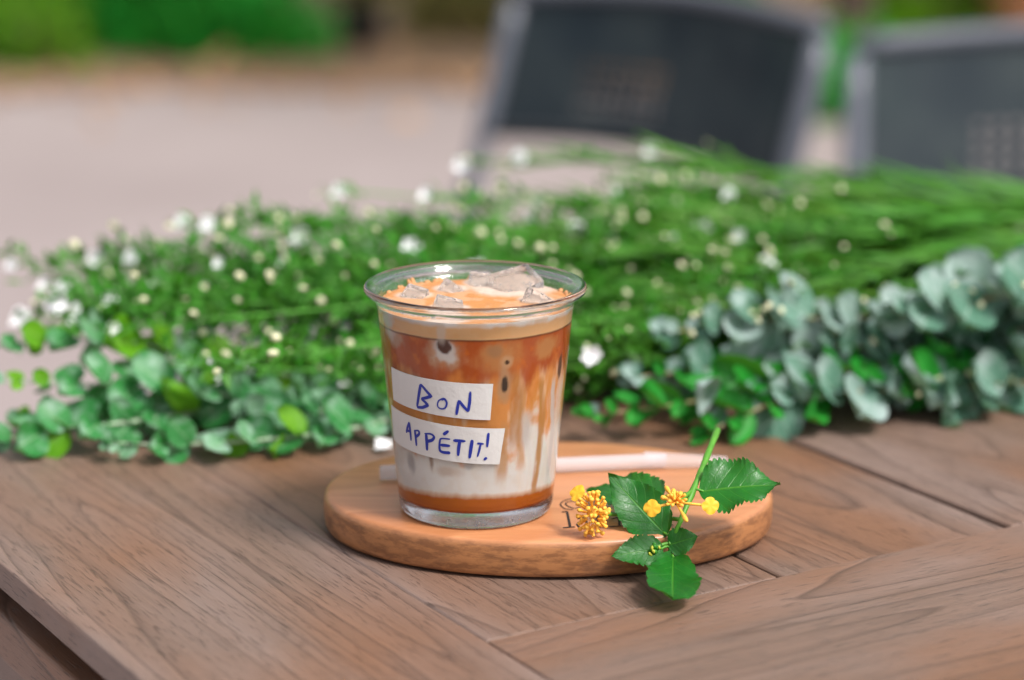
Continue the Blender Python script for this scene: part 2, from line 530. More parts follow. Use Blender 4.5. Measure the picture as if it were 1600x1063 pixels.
def leaf_cloud(n, fn, size, r, asp=0.5):
    """n small folded leaves; fn() -> (pos, outward dir)"""
    v, f, uv = [], [], []
    for _ in range(n):
        p, d = fn()
        d = Vector(d).normalized(); s = size * r.uniform(0.7, 1.3)
        q = (d + Vector((r.gauss(0, .5), r.gauss(0, .5), r.gauss(0, .5)))).normalized()
        w = q.cross(Vector((r.gauss(0, 1), r.gauss(0, 1), r.gauss(0.6, 1)))).normalized() * s * asp * 0.5
        nrm = q.cross(w).normalized() * s * 0.10
        k = len(v); p = Vector(p)
        v += [p, p + q * s * .5 + w + nrm, p + q * s * .5 - w + nrm, p + q * s, p + q * s * .5]
        uv += [(0, .5), (.5, 1), (.5, 0), (1, .5), (.5, .5)]
        f += [(k, k + 4, k + 1), (k, k + 2, k + 4), (k + 4, k + 3, k + 1), (k + 4, k + 2, k + 3)]
    return (v, f), uv


# fallen leaves along the edge of the bed
r = random.Random(11)
lit, luv = leaf_cloud(900, lambda: ((r.uniform(-5, 5), 6.85 - abs(r.gauss(0, 0.38)) + r.random() * .8, 0.012 + r.random() * .02), (r.gauss(0, 1), r.gauss(0, 1), 0.1)), 0.075, r, 0.6)
tag(part('fallen_leaves', lit, M_litter, uv=luv), 'dry brown leaves scattered along the edge of the garden bed', 'leaves', kind='stuff')


def shrub(px, Yv, h, wx, mat, label, name='garden_shrub', n=2600, size=0.07, low=0.0, seed=1, group='shrubs along the far edge of the paving'):
    r = random.Random(seed)
    x = aty(px, 50, Yv).x
    t = thing(name, (x, Yv, 0.02), label, 'shrub', group)
    st = []
    tips = []
    for k in range(11):
        a = r.uniform(0, 6.28); e = r.uniform(0.35, 1.0)
        tip = Vector((x + wx * 0.8 * e * math.cos(a), Yv + wx * 0.6 * e * math.sin(a), h * r.uniform(0.55, 0.95)))
        b = Vector((x + 0.05 * math.cos(a), Yv + 0.05 * math.sin(a), 0.0))
        m = (b + tip) / 2 + Vector((0, 0, 0.06 * h))
        P = spline([b, m, tip], 8); st.append(tube(P, [0.012 * (1 - i / 9) + 0.003 for i in range(8)], 6)); tips.append(P)
    part('stems', merge(*st), M_bark, t)
    clumps = [(Vector((x + wx * r.uniform(-.8, .8), Yv + wx * r.uniform(-.5, .5), (h * (low + (1 - low) * r.random() ** 1.3) if q_ % 2 else .02 + .13 * r.random()))), r.uniform(.10, .2) * (h + .3)) for q_ in range(30)]

    def fn():
        c, rad = r.choice(clumps)
        d = Vector((r.gauss(0, 1), r.gauss(0, 1), r.gauss(0, 1))).normalized()
        p = c + d * rad * r.random() ** 0.4
        p.z = max(p.z, 0.03)
        return p, d + Vector((0, 0, .3))
    g_, uv_ = leaf_cloud(n, fn, size, r)
    tag(part('foliage', g_, mat, t, uv=uv_), kind='stuff')
    return t


shrub(-60, 7.45, 0.7, 0.50, M_bushB, 'yellow-green shrub at the far left edge of the paving', seed=21)
shrub(70, 7.0, 0.26, 0.13, M_bushB, 'small pale lime plant sticking out before the green shrubs at left', seed=22, n=500, size=0.06)
shrub(150, 7.55, 0.8, 0.55, M_bushA, 'deep green shrub behind the small lime plant', seed=23)
shrub(255, 7.42, 0.7, 0.36, M_bushA, 'green shrub between the lime plant and the widest shrub', seed=24)
shrub(365, 7.42, 0.75, 0.27, M_bushA, 'wide bright green shrub just left of the black pot', seed=25, n=3400)
shrub(770, 7.9, 0.40, 0.30, M_bushC, 'low olive-brown dry shrub right of the black pot', seed=26, n=1100)
shrub(940, 9.0, 0.9, 0.7, M_bushA, 'green shrub hidden mostly behind the nearer chair', seed=27)
shrub(1300, 6.2, 0.24, 0.16, M_bushA, 'low green plant seen through the gap between the two chairs', seed=28, n=900)
shrub(1470, 7.7, 0.6, 0.45, M_bushB, 'bright lime shrub above the right chair', seed=29)


def pot(px, Yv, w, h, mat, label):
    x = aty(px, 50, Yv).x
    t = thing('plant_pot', (x, Yv, 0.03), label, 'pot')
    part('pot_body', lathe([(0.0, 0.0), (w * .38, 0.0), (w * .48, h * .8), (w * .48, h), (w * .43, h), (w * .42, h * .85), (0.0, h * .85)], 32, (x, Yv, .03)), mat, t)
    part('pot_rim', lathe([(w * .47, h * .84), (w * .53, h * .84), (w * .54, h * 1.02), (w * .44, h * 1.02), (w * .44, h * .95)], 32, (x, Yv, .03)), mat, t)
    rr = random.Random(int(px))
    g_, uv_ = leaf_cloud(90, lambda: ((x + rr.gauss(0, w * .25), Yv + rr.gauss(0, w * .25), .03 + h * .86 + abs(rr.gauss(0, .10))), (rr.gauss(0, 1), rr.gauss(0, 1), 1.2)), 0.08, rr)
    tag(part('foliage', g_, M_bushC, t, uv=uv_), kind='stuff')


pot(565, 7.55, 0.17, 0.17, M_pot, 'black plastic plant pot standing at the edge of the paving')
pot(1612, 7.5, 0.36, 0.30, M_terra, 'terracotta pot at the far right above the chair')


def tree(px, Yv, rad, mat, label, seed):
    r = random.Random(seed); x = aty(px, 30, Yv).x
    t = thing('garden_tree', (x, Yv, 0), label, 'tree', 'trees standing behind the paving')
    P = spline([(x, Yv, -0.05), (x + .02, Yv, .5), (x - .05, Yv + .1, 1.5), (x + .1, Yv + .1, 3.0)], 14)
    g_ = [tube(P, [rad * (1.5 if i == 0 else 1.15 if i == 1 else 1 - i * .035) for i in range(14)], 14)]
    tips = []
    for k in range(9):
        a = k * 2.4; z0 = P[7 + k % 6]
        e = z0 + Vector((math.cos(a) * 1.1, math.sin(a) * 1.1, r.uniform(.5, 1.2)))
        g_.append(tube(spline([z0, (z0 + e) / 2 + Vector((0, 0, .15)), e], 7), [rad * .35 * (1 - i / 8) + .006 for i in range(7)], 7)); tips.append(e)
    part('trunk', merge(*g_), mat, t)

    def fn():
        c = r.choice(tips) ; d = Vector((r.gauss(0, 1), r.gauss(0, 1), r.gauss(0, .8))).normalized()
        return c + d * .75 * r.random() ** .5, d
    gg, uv_ = leaf_cloud(3500, fn, .13, r)
    tag(part('crown', gg, M_bushA, t, uv=uv_), kind='stuff')


tree(768, 9.0, 0.055, M_bark2, 'pale slender tree trunk left of the nearer chair', 5)
tree(1322, 7.3, 0.085, M_bark, 'dark tree trunk rising between the two chairs', 6)


# ------------------------------------------------------------------ chairs
def chair(tl, tr, face, label):
    """tl, tr: upper corners of the back (world); face: unit vector the chair looks along."""
    tl, tr, face = Vector(tl), Vector(tr), Vector(face).normalized()
    ax = (tr - tl); w = ax.length; ax.normalize()
    mid = (tl + tr) / 2
    base = Vector((mid.x, mid.y, 0)) + face * 0.25
    t = thing('garden_chair', base, label, 'chair', 'dark garden chairs behind the table')
    lean = face * 0.34 + Vector((0, 0, -1))       # going down the back
    def B(u, d, bow=0.0):                         # u across 0..1, d metres down, bow backwards
        return tl + ax * (w * u) + lean * d - face * (bow * math.sin(math.pi * u))
    bow = 0.035
    for u in (0, 1):
        P = [B(u, -0.0), B(u, 0.12), B(u, 0.24), B(u, 0.37)]
        part('back_post', tube(spline(P, 10), 0.0125, 10), M_metal, t)
    part('top_rail', tube([B(i / 16, -0.012 - 0.012 * math.sin(math.pi * i / 16), bow) for i in range(17)], 0.0105, 10), M_metal, t)
    part('lower_rail', tube([B(i / 16, 0.158 - 0.012 * math.sin(math.pi * i / 16), bow) for i in range(17)], 0.008, 8), M_dark, t)
    v, f, uv = [], [], []
    nu, nd = 24, 10
    for s in (0, 1):
        for j in range(nd + 1):
            for i in range(nu + 1):
                u = .025 + .95 * i / nu
                v.append(B(u, -0.012 * math.sin(math.pi * u) + 0.165 * j / nd - 0.004, bow) - face * (0.003 * s)); uv.append((i / nu, 1 - j / nd))
    n1 = (nu + 1) * (nd + 1)
    for j in range(nd):
        for i in range(nu):
            a = j * (nu + 1) + i
            f.append((a, a + 1, a + nu + 2, a + nu + 1)); f.append((n1 + a, n1 + a + nu + 1, n1 + a + nu + 2, n1 + a + 1))
    part('back_panel', (v, f), M_sling, t, uv=uv)
    # seat
    sb = B(0, 0.37); zs = sb.z
    c0 = B(0, .37); c1 = B(1, .37); c2 = c1 + face * .42; c3 = c0 + face * .42
    for q in (c0, c1, c2, c3): q.z = zs
    ins = 0.02
    v, f = [], []
    for s in (0, -0.012):
        for j in range(9):
            for i in range(9):
                a = c0.lerp(c1, ins + (1 - 2 * ins) * i / 8); b = c3.lerp(c2, ins + (1 - 2 * ins) * i / 8)
                p = a.lerp(b, .02 + .96 * j / 8); p.z += 0.012 - .018 * math.sin(math.pi * i / 8) * math.sin(math.pi * j / 8) + s
                v.append(p)
    for j in range(8):
        for i in range(8):
            a = j * 9 + i; f.append((a, a + 1, a + 10, a + 9)); f.append((81 + a, 81 + a + 9, 81 + a + 10, 81 + a + 1))
    part('seat', (v, f), M_dark, t)
    part('seat_frame', merge(tube([c0, c1], .012), tube([c1, c2], .012), tube([c2, c3], .012), tube([c3, c0], .012)), M_metal, t)
    for q, s in ((c0, -1), (c1, -1), (c2, 1), (c3, 1)):
        e = q + face * (0.03 * s if s > 0 else -0.06); e.z = 0.002
        part('leg', tube([q, e], [0.014, 0.012], 10), M_metal, t)
    return t


chair(atz(806, 2, 0.80), atz(1284, 62, 0.80), (-0.73, -0.68, 0), 'dark garden chair turned sideways with grey frame behind the glass')
c2l = atz(1338, 90, 0.80)
chair(c2l, c2l + Vector((0.49, -0.055, 0)), (-0.11, -1, 0), 'dark garden chair cut off by the right edge, with punched holes')

# ------------------------------------------------------------------ table
ANG = math.radians(31)
U = Vector((math.cos(ANG), math.sin(ANG), 0))           # across the planks
V = Vector((-math.sin(ANG), math.cos(ANG), 0))          # along the planks, away from the camera
tb = thing('wooden_table', (0.25, 0.15, 0), 'weathered brown plank table carrying the board, glass and cut greenery', 'table')
tb0 = origin(tb)


def plank(name, along, a0, a1, b0, b1, z0, z1, bev=0.0022):
    """along 'V': runs V from a0..a1 at U b0..b1; along 'U': runs U from a0..a1 at V b0..b1"""
    L, Wd = a1 - a0, b1 - b0
    g_ = box(-L / 2, L / 2, -Wd / 2, Wd / 2, -(z1 - z0) / 2, (z1 - z0) / 2, bev)
    o = link(name, mesh(name, *g_, M_table, smooth=False), tb)
    cu, cv = ((b0 + b1) / 2, (a0 + a1) / 2) if along == 'V' else ((a0 + a1) / 2, (b0 + b1) / 2)
    o.location = U * cu + V * cv + Vector((0, 0, (z0 + z1) / 2)) - tb0
    o.rotation_euler = (0, 0, ANG + (math.pi / 2 if along == 'V' else 0))
    return o


UL, VN, VF, UR = -0.177, -0.245, 0.262, 1.15
UM = -0.0520                                           # joint between the side plank and the rest
TH = 0.024
plank('side_plank', 'V', VN, VF, UL, UM - 0.0003, T - 0.012, T, 0.0010)
plank('moulding', 'V', VN + .01, VF - .01, UL + .003, UL + .0295, T - 0.048, T - 0.027, 0.002)
plank('end_plank', 'U', UM, UR - .14, VN, -0.0975, T - TH, T + 0.0003, 0.0009)
plank('side_plank', 'V', VN, VF, UR - .139, UR, T - TH, T, 0.003)
x = UM + 0.0004
k = 0
while x < UR - .15:
    e = min(x + (0.1374 if k == 0 else 0.1205), UR - .1405)
    plank('plank', 'V', -0.0962, VF, x, e - 0.0022, T - TH, T - (0.0004, 0.0010, 0.0002, 0.0007)[k % 4], 0.0016)
    x = e; k += 1
    if e >= UR - .141: break
plank('apron', 'V', VN + .03, VF - .03, UL + .030, UL + .049, T - 0.105, T - 0.0125)
plank('apron', 'V', VN + .03, VF - .03, UR - .034, UR - .012, T - 0.105, T - TH - 0.008)
plank('apron', 'U', UL + .050, UR - .036, VN + .012, VN + .034, T - 0.105, T - TH - 0.001)
plank('apron', 'U', UL + .050, UR - .036, VF - .034, VF - .012, T - 0.105, T - TH - 0.001)
plank('batten', 'U', UL + .050, UR - .036, -0.03, 0.02, T - TH - 0.03, T - TH - 0.001)
for a in (UL + .050, UR - .096):
    for b in (VN + .036, VF - .096):
        o = plank('leg', 'U', a, a + .06, b, b + .06, 0.0, T - TH - 0.002)

# ------------------------------------------------------------------ serving board
BC = Vector((0.0301, 0.0255, T + 0.0005)); BA, BB = 0.0949, 0.0705
bd = thing('serving_board', BC, 'oval orange-brown wooden serving board under the glass', 'board')
prof = [(0.0, 0.0), (0.6, 0.0), (0.962, 0.0), (0.985, .0006), (0.995, .0022), (0.999, .006), (1.0, .009), (0.998, .0115), (0.992, .0130), (0.982, .0138), (0.968, 0.0142), (0.6, 0.0142), (0.0, 0.0142)]
v, f = [], []
N = 128
for i in range(N):
    a = 2 * math.pi * i / N
    for s, z in prof: v.append((BC.x + BA * s * math.cos(a), BC.y + BB * s * math.sin(a), BC.z + z * 0.0155 / 0.0142))
m = len(prof)
for i in range(N):
    q = (i + 1) % N
    for j in range(m - 1): f.append((i * m + j, q * m + j, q * m + j + 1, i * m + j + 1))
part('board_slab', (v, f), M_board, bd)
BTOP = BC.z + 0.0155


def ribbon(pts, w, lift, up=None):
    """flat pen stroke lying on a surface: pts = list of (pos, normal)"""
    v, f = [], []
    for i, (p, n_) in enumerate(pts):
        a = pts[max(0, i - 1)][0]; b = pts[min(len(pts) - 1, i + 1)][0]
        s = (b - a).cross(n_).normalized() * ((w[i] if hasattr(w, '__len__') else w) / 2)
        v += [p + s + n_ * lift, p - s + n_ * lift]
        if i: k_ = 2 * i; f.append((k_ - 2, k_ - 1, k_ + 1, k_))
    return v, f


def board_stroke(pix, w):
    P = [(x_, y_) for x_, y_ in pix]
    if len(P) > 2:
        Q = spline([(a, b, 0) for a, b in P], len(P) * 5); P = [(q.x, q.y) for q in Q]
    return ribbon([(atz(a, b, BTOP), Vector((0, 0, 1))) for a, b in P], w, 0.00025)


def engr(name, strokes, w=0.0007):
    return part(name, merge(*[board_stroke(s, w) for s in strokes]), M_ink, bd, smooth=False)


engr('engraved_letter', [[(878, 801), (886, 800)], [(886, 800), (888.5, 812), (891, 824)], [(880, 825.5), (898, 824)]], 0.0010)
engr('engraved_letter', [[(903, 812), (908, 809), (914, 811), (917, 818), (918, 823), (924, 824)], [(916, 816), (907, 816), (902, 820), (906, 824.5), (913, 824), (917, 820)]], 0.0008)
engr('engraved_letter', [[(930, 801), (934, 812), (938, 823)], [(930, 824), (948, 823)]], 0.0010)
engr('engraved_letter', [[(955, 812), (966, 810), (968, 822)], [(952, 824), (974, 822.5)]], 0.0009)
engr('engraved_letter', [[(1028, 812), (1036, 808), (1044, 815), (1036, 822), (1052, 821)]], 0.0008)
engr('engraved_swirl', [[(896, 797), (884, 796), (876, 790), (880, 784), (892, 781), (906, 783), (912, 789), (900, 795), (888, 792), (884, 787), (894, 784), (904, 786)]], 0.0006)

# ------------------------------------------------------------------ the glass
CX, CY = 0.0, 0.0
gl = thing('drinking_glass', (CX, CY, BTOP), 'clear flared glass of layered iced coffee with two handwritten paper labels', 'glass')
GZ = BTOP + 0.0002
outer = [(0.0, 0.0008), (0.0245, 0.0008), (0.0265, 0.0), (0.0292, 0.0), (0.0306, 0.0008), (0.0314, 0.0024), (0.0318, 0.005)]
R0, Z0, R1, Z1 = 0.0318, 0.005, 0.0396, 0.0850
for i in range(1, 13): outer.append((R0 + (R1 - R0) * i / 12, Z0 + (Z1 - Z0) * i / 12))
rimp = [(0.0402, 0.0874), (0.0414, 0.0894), (0.0430, 0.0907), (0.0441, 0.0913), (0.0448, 0.0919), (0.0451, 0.0929), (0.0447, 0.0939), (0.0438, 0.0944), (0.0428, 0.0942), (0.0418, 0.0934), (0.0405, 0.0918), (0.0393, 0.0898), (0.0384, 0.0875), (0.0380, 0.0850)]
inner = [(0.0380 - (0.0380 - 0.0303) * i / 12, 0.0850 - (0.0850 - 0.0100) * i / 12) for i in range(1, 13)] + [(0.0296, 0.0078), (0.0280, 0.0068), (0.0255, 0.0064), (0.0, 0.0064)]
gprof = outer + rimp + inner
part('glass_body', lathe(gprof, 160, (CX, CY, GZ)), M_glass, gl)


def rad_out(z):
    z = z - GZ
    return R0 + (R1 - R0) * (z - Z0) / (Z1 - Z0)


def on_glass(px, py):
    """point and normal where the ray through a pixel meets the outer wall"""
    d = ray(px, py); lo = None
    t = 0.8 / F
    step = 0.0004 / F
    for _ in range(900):
        p = CAM + d * t
        if math.hypot(p.x - CX, p.y - CY) <= rad_out(p.z): break
        t += step
    a, b = t - step, t
    for _ in range(30):
        m_ = (a + b) / 2; p = CAM + d * m_
        if math.hypot(p.x - CX, p.y - CY) <= rad_out(p.z): b = m_
        else: a = m_
    return CAM + d * b


def cyl(p): return math.atan2(p.y - CY, p.x - CX), p.z


def from_cyl(th, z, lift=0.0):
    rr = rad_out(z) + lift
    return Vector((CX + rr * math.cos(th), CY + rr * math.sin(th), z)), Vector((math.cos(th), math.sin(th), -(R1 - R0) / (Z1 - Z0))).normalized()


def label_strip(corners):
    c = [cyl(on_glass(*q)) for q in corners]       # TL TR BR BL
    nu, nv = 28, 6
    v, f = [], []
    for s in (0.00022, 0.00002):
        for j in range(nv + 1):
            for i in range(nu + 1):
                a, b = i / nu, j / nv
                th = (c[0][0] * (1 - a) + c[1][0] * a) * (1 - b) + (c[3][0] * (1 - a) + c[2][0] * a) * b
                z = (c[0][1] * (1 - a) + c[1][1] * a) * (1 - b) + (c[3][1] * (1 - a) + c[2][1] * a) * b
                v.append(from_cyl(th, z, s)[0])
    n1 = (nu + 1) * (nv + 1)
    for j in range(nv):
        for i in range(nu):
            a = j * (nu + 1) + i
            f.append((a, a + nu + 1, a + nu + 2, a + 1)); f.append((n1 + a, n1 + a + 1, n1 + a + nu + 2, n1 + a + nu + 1))
    rim_ = [i for i in range(nu + 1)] + [j * (nu + 1) + nu for j in range(1, nv + 1)] + [nv * (nu + 1) + i for i in range(nu - 1, -1, -1)] + [j * (nu + 1) for j in range(nv - 1, 0, -1)]
    for a, b in zip(rim_, rim_[1:] + rim_[:1]):
        n_ = len(v); v += [v[a], v[b], v[n1 + b], v[n1 + a]]; f.append((n_, n_ + 1, n_ + 2, n_ + 3))
    return v, f


def zz(pts): return [(540 + a / 4, 600 + b / 4) for a, b in pts]


def pen(strokes, w, parent, name='letter'):
    gs = []
    for s, smooth in strokes:
        P = zz(s)
        n_ = max(6, len(P) * 6)
        Q = spline([(a, b, 0) for a, b in P], n_) if smooth else [Vector((P[i][0] + (P[i + 1][0] - P[i][0]) * t_ / 6, P[i][1] + (P[i + 1][1] - P[i][1]) * t_ / 6, 0)) for i in range(len(P) - 1) for t_ in range(7 if i == len(P) - 2 else 6)]
        pts = []
        for q in Q:
            th, z = cyl(on_glass(q.x, q.y)); pts.append(from_cyl(th, z, 0.0))
        ww = [w * (0.85 + 0.3 * math.sin(3.0 * i / len(pts) + len(pts))) * (0.6 if i in (0, len(pts) - 1) else 1) for i in range(len(pts))]
        gs.append(ribbon(pts, ww, 0.00036))
    return part(name, merge(*gs), M_blue, parent, smooth=False)


lab1 = part('paper_label', label_strip([(612, 573.5), (770.5, 600), (766, 656.5), (615.5, 624.5)]), M_paper, gl)
lab1['label'] = 'upper white paper label lettered BON in blue marker'
lab2 = part('paper_label', label_strip([(612, 633), (789, 669.5), (780, 725.5), (616, 686.5)]), M_paper, gl)
lab2['label'] = 'lower white paper label lettered APPÉTIT! in blue marker'
PW = 0.00093
pen([([(472, 0), (462, 60), (450, 142)], 0), ([(472, 0), (505, 40), (537, 76), (505, 86), (476, 92)], 0), ([(476, 92), (500, 112), (517, 132), (485, 146), (450, 145)], 0)], PW * 1.25, lab1)
pen([([(604, 92), (582, 106), (578, 138), (598, 154), (624, 148), (634, 118), (620, 94), (600, 96)], 1)], PW * 1.15, lab1)
pen([([(694, 192), (708, 100)], 0), ([(708, 102), (735, 136), (767, 172)], 0), ([(767, 172), (776, 110), (780, 46)], 0)], PW * 1.15, lab1)
A2 = PW * 1.1
pen([([(384, 304), (391, 270), (401, 238)], 0), ([(401, 238), (408, 295), (413, 354)], 0), ([(386, 288), (411, 298)], 0)], A2, lab2)
pen([([(436, 288), (442, 335), (446, 386)], 0), ([(432, 290), (458, 292), (462, 312), (440, 332)], 1)], A2, lab2)
pen([([(506, 312), (510, 360), (512, 415)], 0), ([(496, 310), (535, 312), (555, 330), (542, 350), (510, 358)], 1)], A2 * 1.2, lab2)
pen([([(655, 344), (606, 340), (592, 352), (590, 405), (606, 424), (656, 430)], 1), ([(594, 380), (655, 386)], 0), ([(612, 316), (645, 292)], 0)], A2 * 1.15, lab2)
pen([([(674, 352), (750, 356)], 0), ([(714, 356), (708, 400), (704, 448)], 0)], A2 * 1.15, lab2)
pen([([(792, 348), (784, 400), (775, 464)], 0)], A2 * 1.2, lab2)
pen([([(822, 370), (864, 374)], 0), ([(844, 374), (835, 415), (824, 454)], 0)], A2 * 0.75, lab2)
pen([([(893, 304), (888, 350), (884, 394)], 0), ([(882, 458), (864, 474)], 0)], A2 * 0.95, lab2, 'exclamation_mark')


# ------------------------------------------------------------------ the drink (colour layers live in the liquid itself)
def vnoise(x, y, seed):
    r_ = np.random.RandomState(seed); G = r_.rand(64, 64)
    xi = np.floor(x).astype(int); yi = np.floor(y).astype(int); fx = x - xi; fy = y - yi
    fx = fx * fx * (3 - 2 * fx); fy = fy * fy * (3 - 2 * fy)
    g = lambda a, b: G[a % 64, b % 64]
    return (g(xi, yi) * (1 - fx) + g(xi + 1, yi) * fx) * (1 - fy) + (g(xi, yi + 1) * (1 - fx) + g(xi + 1, yi + 1) * fx) * fy


def fbm(x, y, seed, o=4):
    s = 0; a = 0.5
    for i in range(o): s = s + a * vnoise(x * 2 ** i + 7.3 * i, y * 2 ** i + 3.1 * i, seed + i); a *= 0.5
    return s / (1 - 0.5 ** o)


def sstep(a, b, x):
    t_ = np.clip((x - a) / (b - a), 0, 1); return t_ * t_ * (3 - 2 * t_)


SURF = 0.0872
NA, NZ = 420, 220
th = np.linspace(0, 2 * np.pi, NA, endpoint=False)
zr = np.linspace(0.0066, SURF, NZ)


def rin(z):
    zs = [0.0062, 0.0068, 0.0078, 0.0100, 0.0850, 0.0875, 0.0898]; rs = [0.0255, 0.0280, 0.0296, 0.0303, 0.0380, 0.0384, 0.0393]
    return np.interp(z, zs, rs) + 0.00025


TH, ZZ = np.meshgrid(th, zr)
s = ((TH + np.pi / 2 + np.pi) % (2 * np.pi)) - np.pi          # 0 at the camera side, + to the right
X = s * 36.0                                                     # mm around
Zm = ZZ * 1000.0                                               # mm up
lay = lambda c: np.array(c, float)
caramel, milk, milk2 = lay((0.52, 0.120, 0.006)), lay((0.97, 0.91, 0.84)), lay((0.93, 0.83, 0.72))
mixo, mixd, coffee = lay((0.87, 0.335, 0.080)), lay((0.78, 0.200, 0.018)), lay((0.50, 0.070, 0.003))
foam, foamw = lay((0.93, 0.53, 0.245)), lay((0.97, 0.92, 0.87))
C = np.zeros((NZ, NA, 3))


def over(col, a):
    global C
    C = C * (1 - a[..., None]) + col * a[..., None]


n1_ = fbm(X / 9 + 11, Zm / 14 + 5, 3); n2_ = fbm(X / 4 + 3, Zm / 5 + 9, 17); n3 = fbm(X / 2.2 + 40, Zm / 12 + 2, 29); n4 = fbm(X / 1.2 + 4, Zm / 1.2 + 6, 31)
C[:] = milk
over(milk2, 0.6 * sstep(.45, .7, n2_))
# orange drifting down into the milk
edge = 35 + 26 * (n1_ - .5) + 13 * (n2_ - .5) + 4 * sstep(14, 30, X)
over(mixo, sstep(-5, 7, Zm - edge))
over(mixd, 0.55 * sstep(.44, .66, fbm(X / 7 + 21, Zm / 9 + 1, 41)) * sstep(44, 58, Zm))
over(lay((0.93, 0.68, 0.46)), 0.55 * sstep(.52, .70, fbm(X / 5 + 2, Zm / 16 + 13, 57)) * sstep(34, 46, Zm))
# dark coffee under the foam with soft lobes hanging down
lob = 62.5 + 17 * (fbm(X / 5.5 + 31, Zm / 30 + 8, 71) - .5) + 4 * (n2_ - .5)
over(coffee, 0.92 * sstep(-3.0, 5.0, Zm - lob))
over(lay((0.76, 0.190, 0.015)), 0.5 * sstep(.5, .7, n2_) * sstep(64, 70, Zm))
# pale vertical streaks on the right: milk, plus the glass wall's reflection painted in
stk = sstep(.46, .72, fbm(X / 3.6 + 5 + 1.6 * (n1_ - .5), Zm / 26 + 2, 83)) * sstep(16, 24, X) * sstep(70, 55, Zm)
over(lay((0.94, 0.82, 0.70)), 0.5 * stk)


def seen(px, py):
    a, z = cyl(on_glass(px, py)); a = ((a + math.pi / 2 + math.pi) % (2 * math.pi)) - math.pi
    return a * 36.0, (z - GZ) * 1000


def blob(px, py, rx, ry, col, soft=.35, a=1.0, rot=0.0):
    x0, z0 = seen(px, py); sc = 0.26
    dx, dz = (X - x0) / (rx * sc), (Zm - z0) / (ry * sc)
    if rot: dx, dz = dx * math.cos(rot) + dz * math.sin(rot), -dx * math.sin(rot) + dz * math.cos(rot)
    d = np.sqrt(dx * dx + dz * dz) + 0.15 * (n4 - .5) + .9 * (n2_ - .5) + .5 * (n3 - .5)
    col = tuple(min(.97, c_ ** .88) for c_ in col) if max(col) > .15 else col
    over(lay(col), a * sstep(1 + soft, 1 - soft, d))


def streak(pts, w, col, a=.75):
    Q = [seen(*q) for q in pts]
    x0 = np.interp(Zm, [q[1] for q in Q][::-1], [q[0] for q in Q][::-1])
    zt, zb = Q[0][1], Q[-1][1]
    d = np.abs(X - x0 + 3.2 * (n3 - .5) + 2.2 * (n1_ - .5)) / (w * .26)
    col = tuple(min(.97, c_ ** .88) for c_ in col)
    over(lay(col), a * sstep(1.5, .4, d) * sstep(zt + 2, zt - 4, Zm) * sstep(zb - 3, zb + 5, Zm))


streak([(850, 590), (848, 660), (842, 720), (836, 775)], 6, (0.60, 0.22, 0.045), .9)
streak([(790, 660), (786, 710), (784, 752)], 8, (0.66, 0.28, 0.08), .8)
streak([(822, 600), (818, 660), (815, 735)], 7, (0.66, 0.25, 0.05), .7)
streak([(868, 590), (864, 680), (858, 750)], 6, (0.74, 0.67, 0.62), .8)  # whitish reflection on the right glass wall, painted into the drink colour
streak([(826, 640), (824, 700)], 9, (0.64, 0.55, 0.49), .7)
streak([(806, 580), (812, 640), (806, 700)], 11, (0.45, 0.16, 0.035), .6)
blob(640, 722, 9, 15, (0.33, 0.29, 0.275), .6, .7, .3); blob(672, 722, 4, 14, (0.30, 0.16, 0.09), .5, .8)
blob(700, 738, 20, 8, (0.60, 0.39, 0.25), .7, .6); blob(735, 728, 9, 7, (0.36, 0.31, 0.29), .6, .5)
blob(692, 552, 25, 24, (0.66, 0.40, 0.22), .5, .8); blob(693, 549, 18, 19, (0.80, 0.72, 0.66), .3, .9); blob(693, 543, 11, 12, (0.085, 0.020, 0.007), .22)
blob(784, 560, 31, 25, (0.62, 0.25, 0.07), .5, .75); blob(775, 550, 10, 9, (0.36, 0.17, 0.07), .6, .7); blob(795, 566, 10, 10, (0.63, 0.35, 0.17), .4, .7); blob(794, 567, 3.2, 3.6, (0.05, 0.02, 0.01), .3)
blob(789, 604, 11, 26, (0.52, 0.27, 0.13), .4, .8); blob(790, 602, 5, 12, (0.035, 0.025, 0.018), .3); blob(858, 541, 24, 15, (0.62, 0.25, 0.07), .45, .8)
blob(877, 572, 7, 17, (0.10, 0.032, 0.012), .3); blob(614, 525, 20, 18, (0.55, 0.27, 0.15), .25, .95); blob(606, 507, 17, 21, (0.84, 0.76, 0.70), .5, .95)
blob(608, 636, 3, 16, (0.07, 0.03, 0.015), .4, .8)
# caramel at the bottom, foam on top
cb = 13.0 + 1.6 * (n2_ - .5) + 0.9 * np.cos(s * 2)
over(caramel, sstep(1.3, -1.0, Zm - cb)); over(lay((0.70, 0.29, 0.06)), .45 * sstep(1.6, .2, np.abs(Zm - cb - .6)))
fl = 80.3 + 0.5 * (n1_ - .5)
over(lay((0.10, 0.028, 0.008)), .8 * sstep(.8, .1, np.abs(Zm - fl + .3)))
over(foam, sstep(-.25, .25, Zm - fl))
over(lay((0.92, 0.47, 0.18)), .5 * sstep(.5, .7, n2_) * sstep(80.6, 81.4, Zm))
wl = 85.6 + 2.6 * (fbm(X / 6 + 9, X * 0, 91) - .5)
over(foamw, .9 * sstep(-1.2, .8, Zm - wl) * (.55 + .45 * sstep(.40, .55, fbm(X / 8 + 3, Zm / 20, 97))))
blob(604, 500, 15, 16, (0.84, 0.77, 0.71), .5, .9); blob(688, 520, 6, 16, (0.78, 0.62, 0.50), .6, .6)

